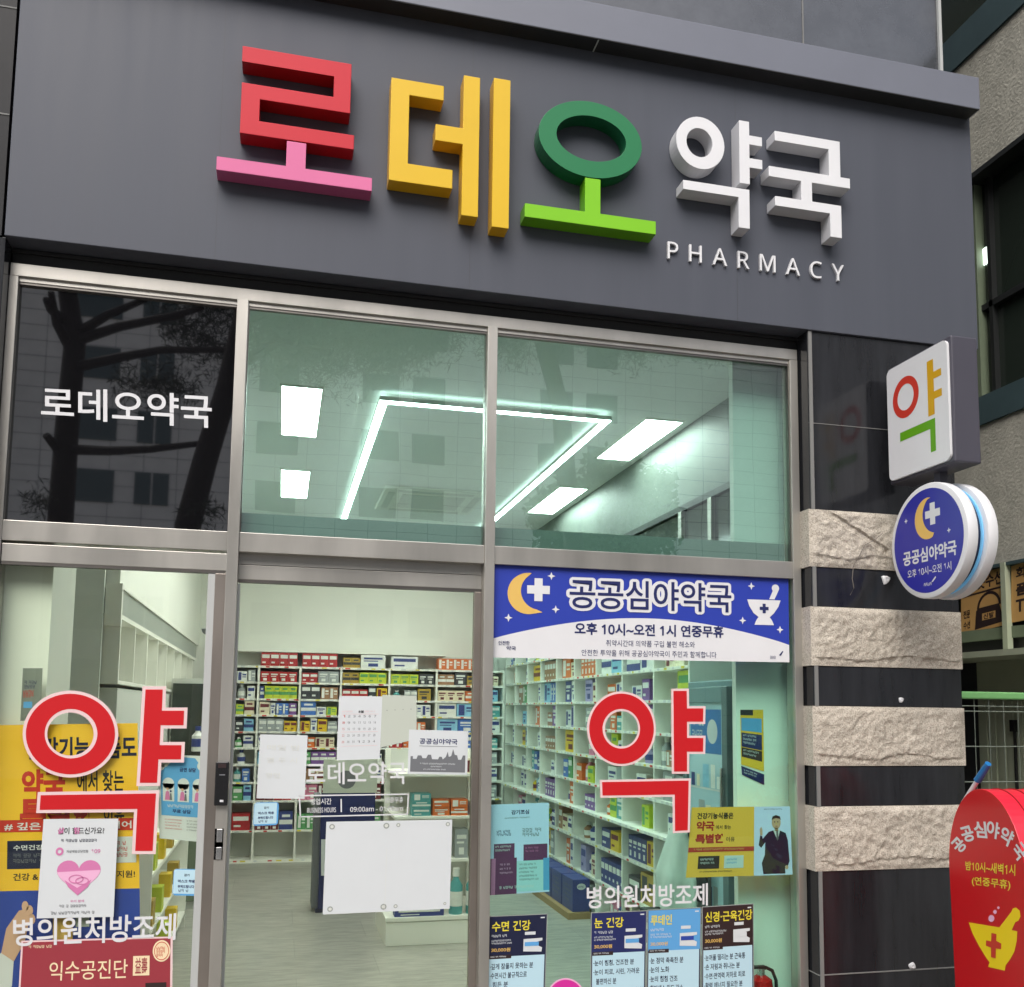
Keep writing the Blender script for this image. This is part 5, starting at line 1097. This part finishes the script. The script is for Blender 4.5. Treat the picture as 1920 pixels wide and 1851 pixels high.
for x in (1888,): c = atX(1888, 1130, NX-.03); part('post', MB().box(NX-.06, NX-.01, c.y-.025, c.y+.025, 2.085, 2.80, 'pale green paint'), nb)
# banners with writing, facing the alley
def sidequad(pix, X=NX-.015): a, b_, c_, d = [atX(x, y, X) for x, y in pix]; return lambda u, v: (a*(1-u)+b_*u)*(1-v)+(d*(1-u)+c_*u)*v
g = Flat(sidequad([(1802, 1086), (1884, 1062), (1884, 1172), (1802, 1192)]), (-1, 0, 0), .001); g.rect(0, 0, 1, 1, 'banner tan', 0)
g.text('옷수선', .38, .04, .95, .28, 'brown dark print', 1, .03, 2); g.rect(.05, .315, 1, .35, 'brown dark print', 1)
g.shape([(.36, .64), (.42, .60), (.88, .60), (.99, .93), (.33, .96)], 'brown dark print', 1); g.shape(arc(.65, .62, .27, .27, 180, 360, 16)+arc(.65, .62, .22, .22, 360, 180, 16), 'brown dark print', 1); g.rect(.50, .71, .80, .83, 'banner tan', 2); g.text('신발', .53, .72, .77, .82, 'brown dark print', 3, .03, 2)
g.text('전문', .06, .58, .22, .72, 'brown dark print', 1, .03, 2); g.text('수선', .06, .77, .22, .91, 'brown dark print', 1, .03, 2)
tag(g.build('banner', recalc=False), 'tan repair shop banner with a black handbag picture across the alley', 'banner')
g = Flat(sidequad([(1896, 1062), (1990, 1030), (1990, 1150), (1896, 1168)]), (-1, 0, 0), .001); g.rect(0, 0, 1, 1, 'banner tan', 0)
g.text('회원', .10, .06, .52, .26, 'brown dark print', 1, .03, 2); g.text('품격', .10, .34, .6, .56, 'brown dark print', 1, .05, 2); g.text('TTT', .10, .62, .6, .84, 'brown dark print', 1, .03, 2)
tag(g.build('banner', recalc=False), 'tan banner cut by the right photo edge across the alley', 'banner')
# mesh fence closing the alley
fe_ = thing('mesh_fence', (4.4, .6, 0), 'green rail wire mesh fence across the alley', 'fence')
part('top_rail', MB().box(3.36, 5.48, .575, .625, 1.70, 1.742, 'green paint'), fe_, bevel=.008)
mb = MB()
for z in (1.66, 1.63, 1.43, 1.23, 1.03, .8, .55, .3, .1): mb.tube([(3.36, .6, z), (5.48, .6, z)], .003, 'wire', 5)
for k in range(22): x = 3.38+k*.098; mb.tube([(x, .6, .05), (x, .6, 1.70)], .0022, 'wire', 5)
part('wire_mesh', mb, fe_)
for x in (3.36, 5.46): part('post', MB().box(x-.02, x+.02, .58, .62, 0, 1.70, 'green paint'), fe_)
# things stored in the alley behind the fence
au = thing('outdoor_unit', (4.6, 2.6, 0), 'grey air conditioner outdoor unit behind the fence in the alley', 'air conditioner')
part('casing', MB().box(4.35, 5.0, 2.3, 2.7, .75, 1.42, 'stucco'), au, bevel=.01); part('stand', MB().box(4.4, 4.45, 2.35, 2.65, 0, .75, 'dark steel').box(4.9, 4.95, 2.35, 2.65, 0, .75, 'dark steel'), au)
mb = MB(); mb.lathe([(.20, 0), (.22, .005), (.22, .012)], 0, 0, 'dark recess', 24)
for i, v in enumerate(mb.v): mb.v[i] = Vector((4.62+v.x, 2.298-v.z, 1.08+v.y))
part('fan_grille', mb, au)

# ================================================================ ACROSS THE STREET (seen mirrored in the glass)
ap = thing('apartment_building', (0, -48, 0), 'tiled apartment block across the street, mirrored in the glass panes', 'building')
AY = -42.0; mb = MB(); mb.box(-48, 44, AY-14, AY, 0, 27, 'tile wall')
for z in [k*.73 for k in range(1, 37)]: mb.box(-48, 44, AY, AY+.01, z, z+.02, 'grey print')
for k in range(62): mb.box(-48+k*1.48, -48+k*1.48+.02, AY, AY+.01, 0, 27, 'grey print')
part('wall', mb, ap)
cols = [(-10.1, -7.8), (-6.9, -6.2), (-6.1, -5.4), (3.4, 5.2), (5.9, 7.6), (12.5, 14.2), (15, 16.7), (-1.5, .4)]
n = 0
for fl in range(8):
    z = 2.2+fl*2.9
    for a, b_ in cols:
        w_ = part('window', MB().box(a, b_, AY+.0, AY+.06, z, z+1.5, 'apt glass'), ap)
        n += 1
def vpt(x, y, d): p = atY(x, y, d); return Vector((p.x, -d, p.z))
def needle_clump(mb, c, r, n, seed, mt='needles', sz=.10, flat=.6):
    rr = random.Random(seed)
    for _ in range(n):
        d = Vector((rr.gauss(0, 1), rr.gauss(0, 1), rr.gauss(0, flat))); d = d/max(.3, d.length)*r*rr.random()**.5
        p = c+d; a = Vector((rr.gauss(0, 1), rr.gauss(0, 1), rr.gauss(0, 1))).normalized(); b_ = a.cross(Vector((rr.gauss(0, 1), rr.gauss(0, 1), rr.gauss(0, 1)))).normalized()
        l = sz*rr.uniform(.6, 1.6); wd_ = l*(.11 if mt == 'needles' else .6)
        mb.add([p-a*l, p+b_*wd_, p+a*l, p-b_*wd_], [(0, 1, 2, 3)], mt)
def tree(trunk_px, dist, r0, r1, limbs, clumps, label, mt='needles', sz=.06, per=1300):
    tp = [vpt(x, y, dist) for x, y in trunk_px]; base = Vector((tp[0].x+(tp[0].x-tp[1].x)*.4, tp[0].y, -.1))
    t = thing('pine_tree' if mt == 'needles' else 'street_tree', base, label, 'tree', 'trees mirrored in the glass')
    mb = MB(); pts = [base]+tp; mb.tube(pts, [r0+(r1-r0)*i/(len(pts)-1) for i in range(len(pts))], 'bark', 10)
    part('trunk', mb, t); mb = MB()
    for lp in limbs:
        lpts = [vpt(x, y, dist+.25*i*(1 if k_ % 2 else -1)) for k_, lp_ in ((0, lp),) for i, (x, y) in enumerate(lp)]
        mb.tube(lpts, [.075*(1-.7*i/len(lpts)) for i in range(len(lpts))], 'bark', 7)
    if limbs: part('limb', mb, t)
    mb = MB()
    for i, (x, y, r) in enumerate(clumps): needle_clump(mb, vpt(x, y, dist), r, int(per*(r/.6)**2), i+int(dist*10), mt, sz)
    part('crown', mb, t)
tree([(112, 985), (125, 800), (140, 640), (128, 560), (120, 500), (115, 380)], 9.0, .17, .10, [[(140, 625), (200, 590), (275, 558)], [(135, 640), (220, 612), (330, 590), (380, 575)], [(128, 690), (230, 668), (300, 655), (430, 655)], [(118, 600), (95, 580), (85, 560)], [(130, 650), (105, 605), (95, 545)], [(118, 842), (200, 845), (280, 842), (400, 828)], [(115, 850), (85, 815)]],
     [(385, 640, .55), (350, 610, .4), (270, 720, .45), (330, 730, .35), (400, 560, .5), (80, 940, .3), (560, 600, .9), (650, 640, .9), (500, 650, .6), (740, 660, .6), (330, 540, .5), (480, 560, .8)], 'thick pine trunk with spreading limbs mirrored in the black glass panel')
tree([(352, 985), (385, 860), (425, 730), (455, 600), (480, 450), (500, 300)], 8.0, .17, .11, [[(455, 600), (560, 560), (700, 520)], [(470, 520), (600, 470), (760, 430)], [(440, 690), (520, 640), (620, 660)]],
     [(700, 600, .8), (780, 580, .7), (620, 540, .9), (560, 660, .6), (860, 540, .7), (380, 960, .3), (820, 640, .4)], 'slanting pine trunk mirrored at the right of the black glass panel')
tree([(1160, 1060), (1158, 980), (1160, 920)], 17.0, .2, .12, [[(1160, 960), (1220, 940), (1290, 955)], [(1160, 950), (1110, 920)]], [(1150, 900, .9), (1110, 960, 1.2), (1190, 950, 1.1), (1150, 1000, 1.3), (1080, 1000, 1.0), (1220, 1000, .8), (1040, 960, .7), (1240, 900, .4)], 'leafy street tree mirrored in the right transom pane', 'leaves', .09, 420)
tree([(1080, 1050), (1050, 760), (1000, 560), (980, 400)], 10.0, .18, .1, [[(1000, 560), (1150, 520)], [(1010, 600), (1300, 560)]], [(1000, 600, .9), (1100, 560, 1.0), (1240, 600, .8), (1340, 640, .5), (1180, 640, .6), (1400, 560, .8), (940, 640, .5)], 'tall pine whose crown darkens the top of the right transom pane')
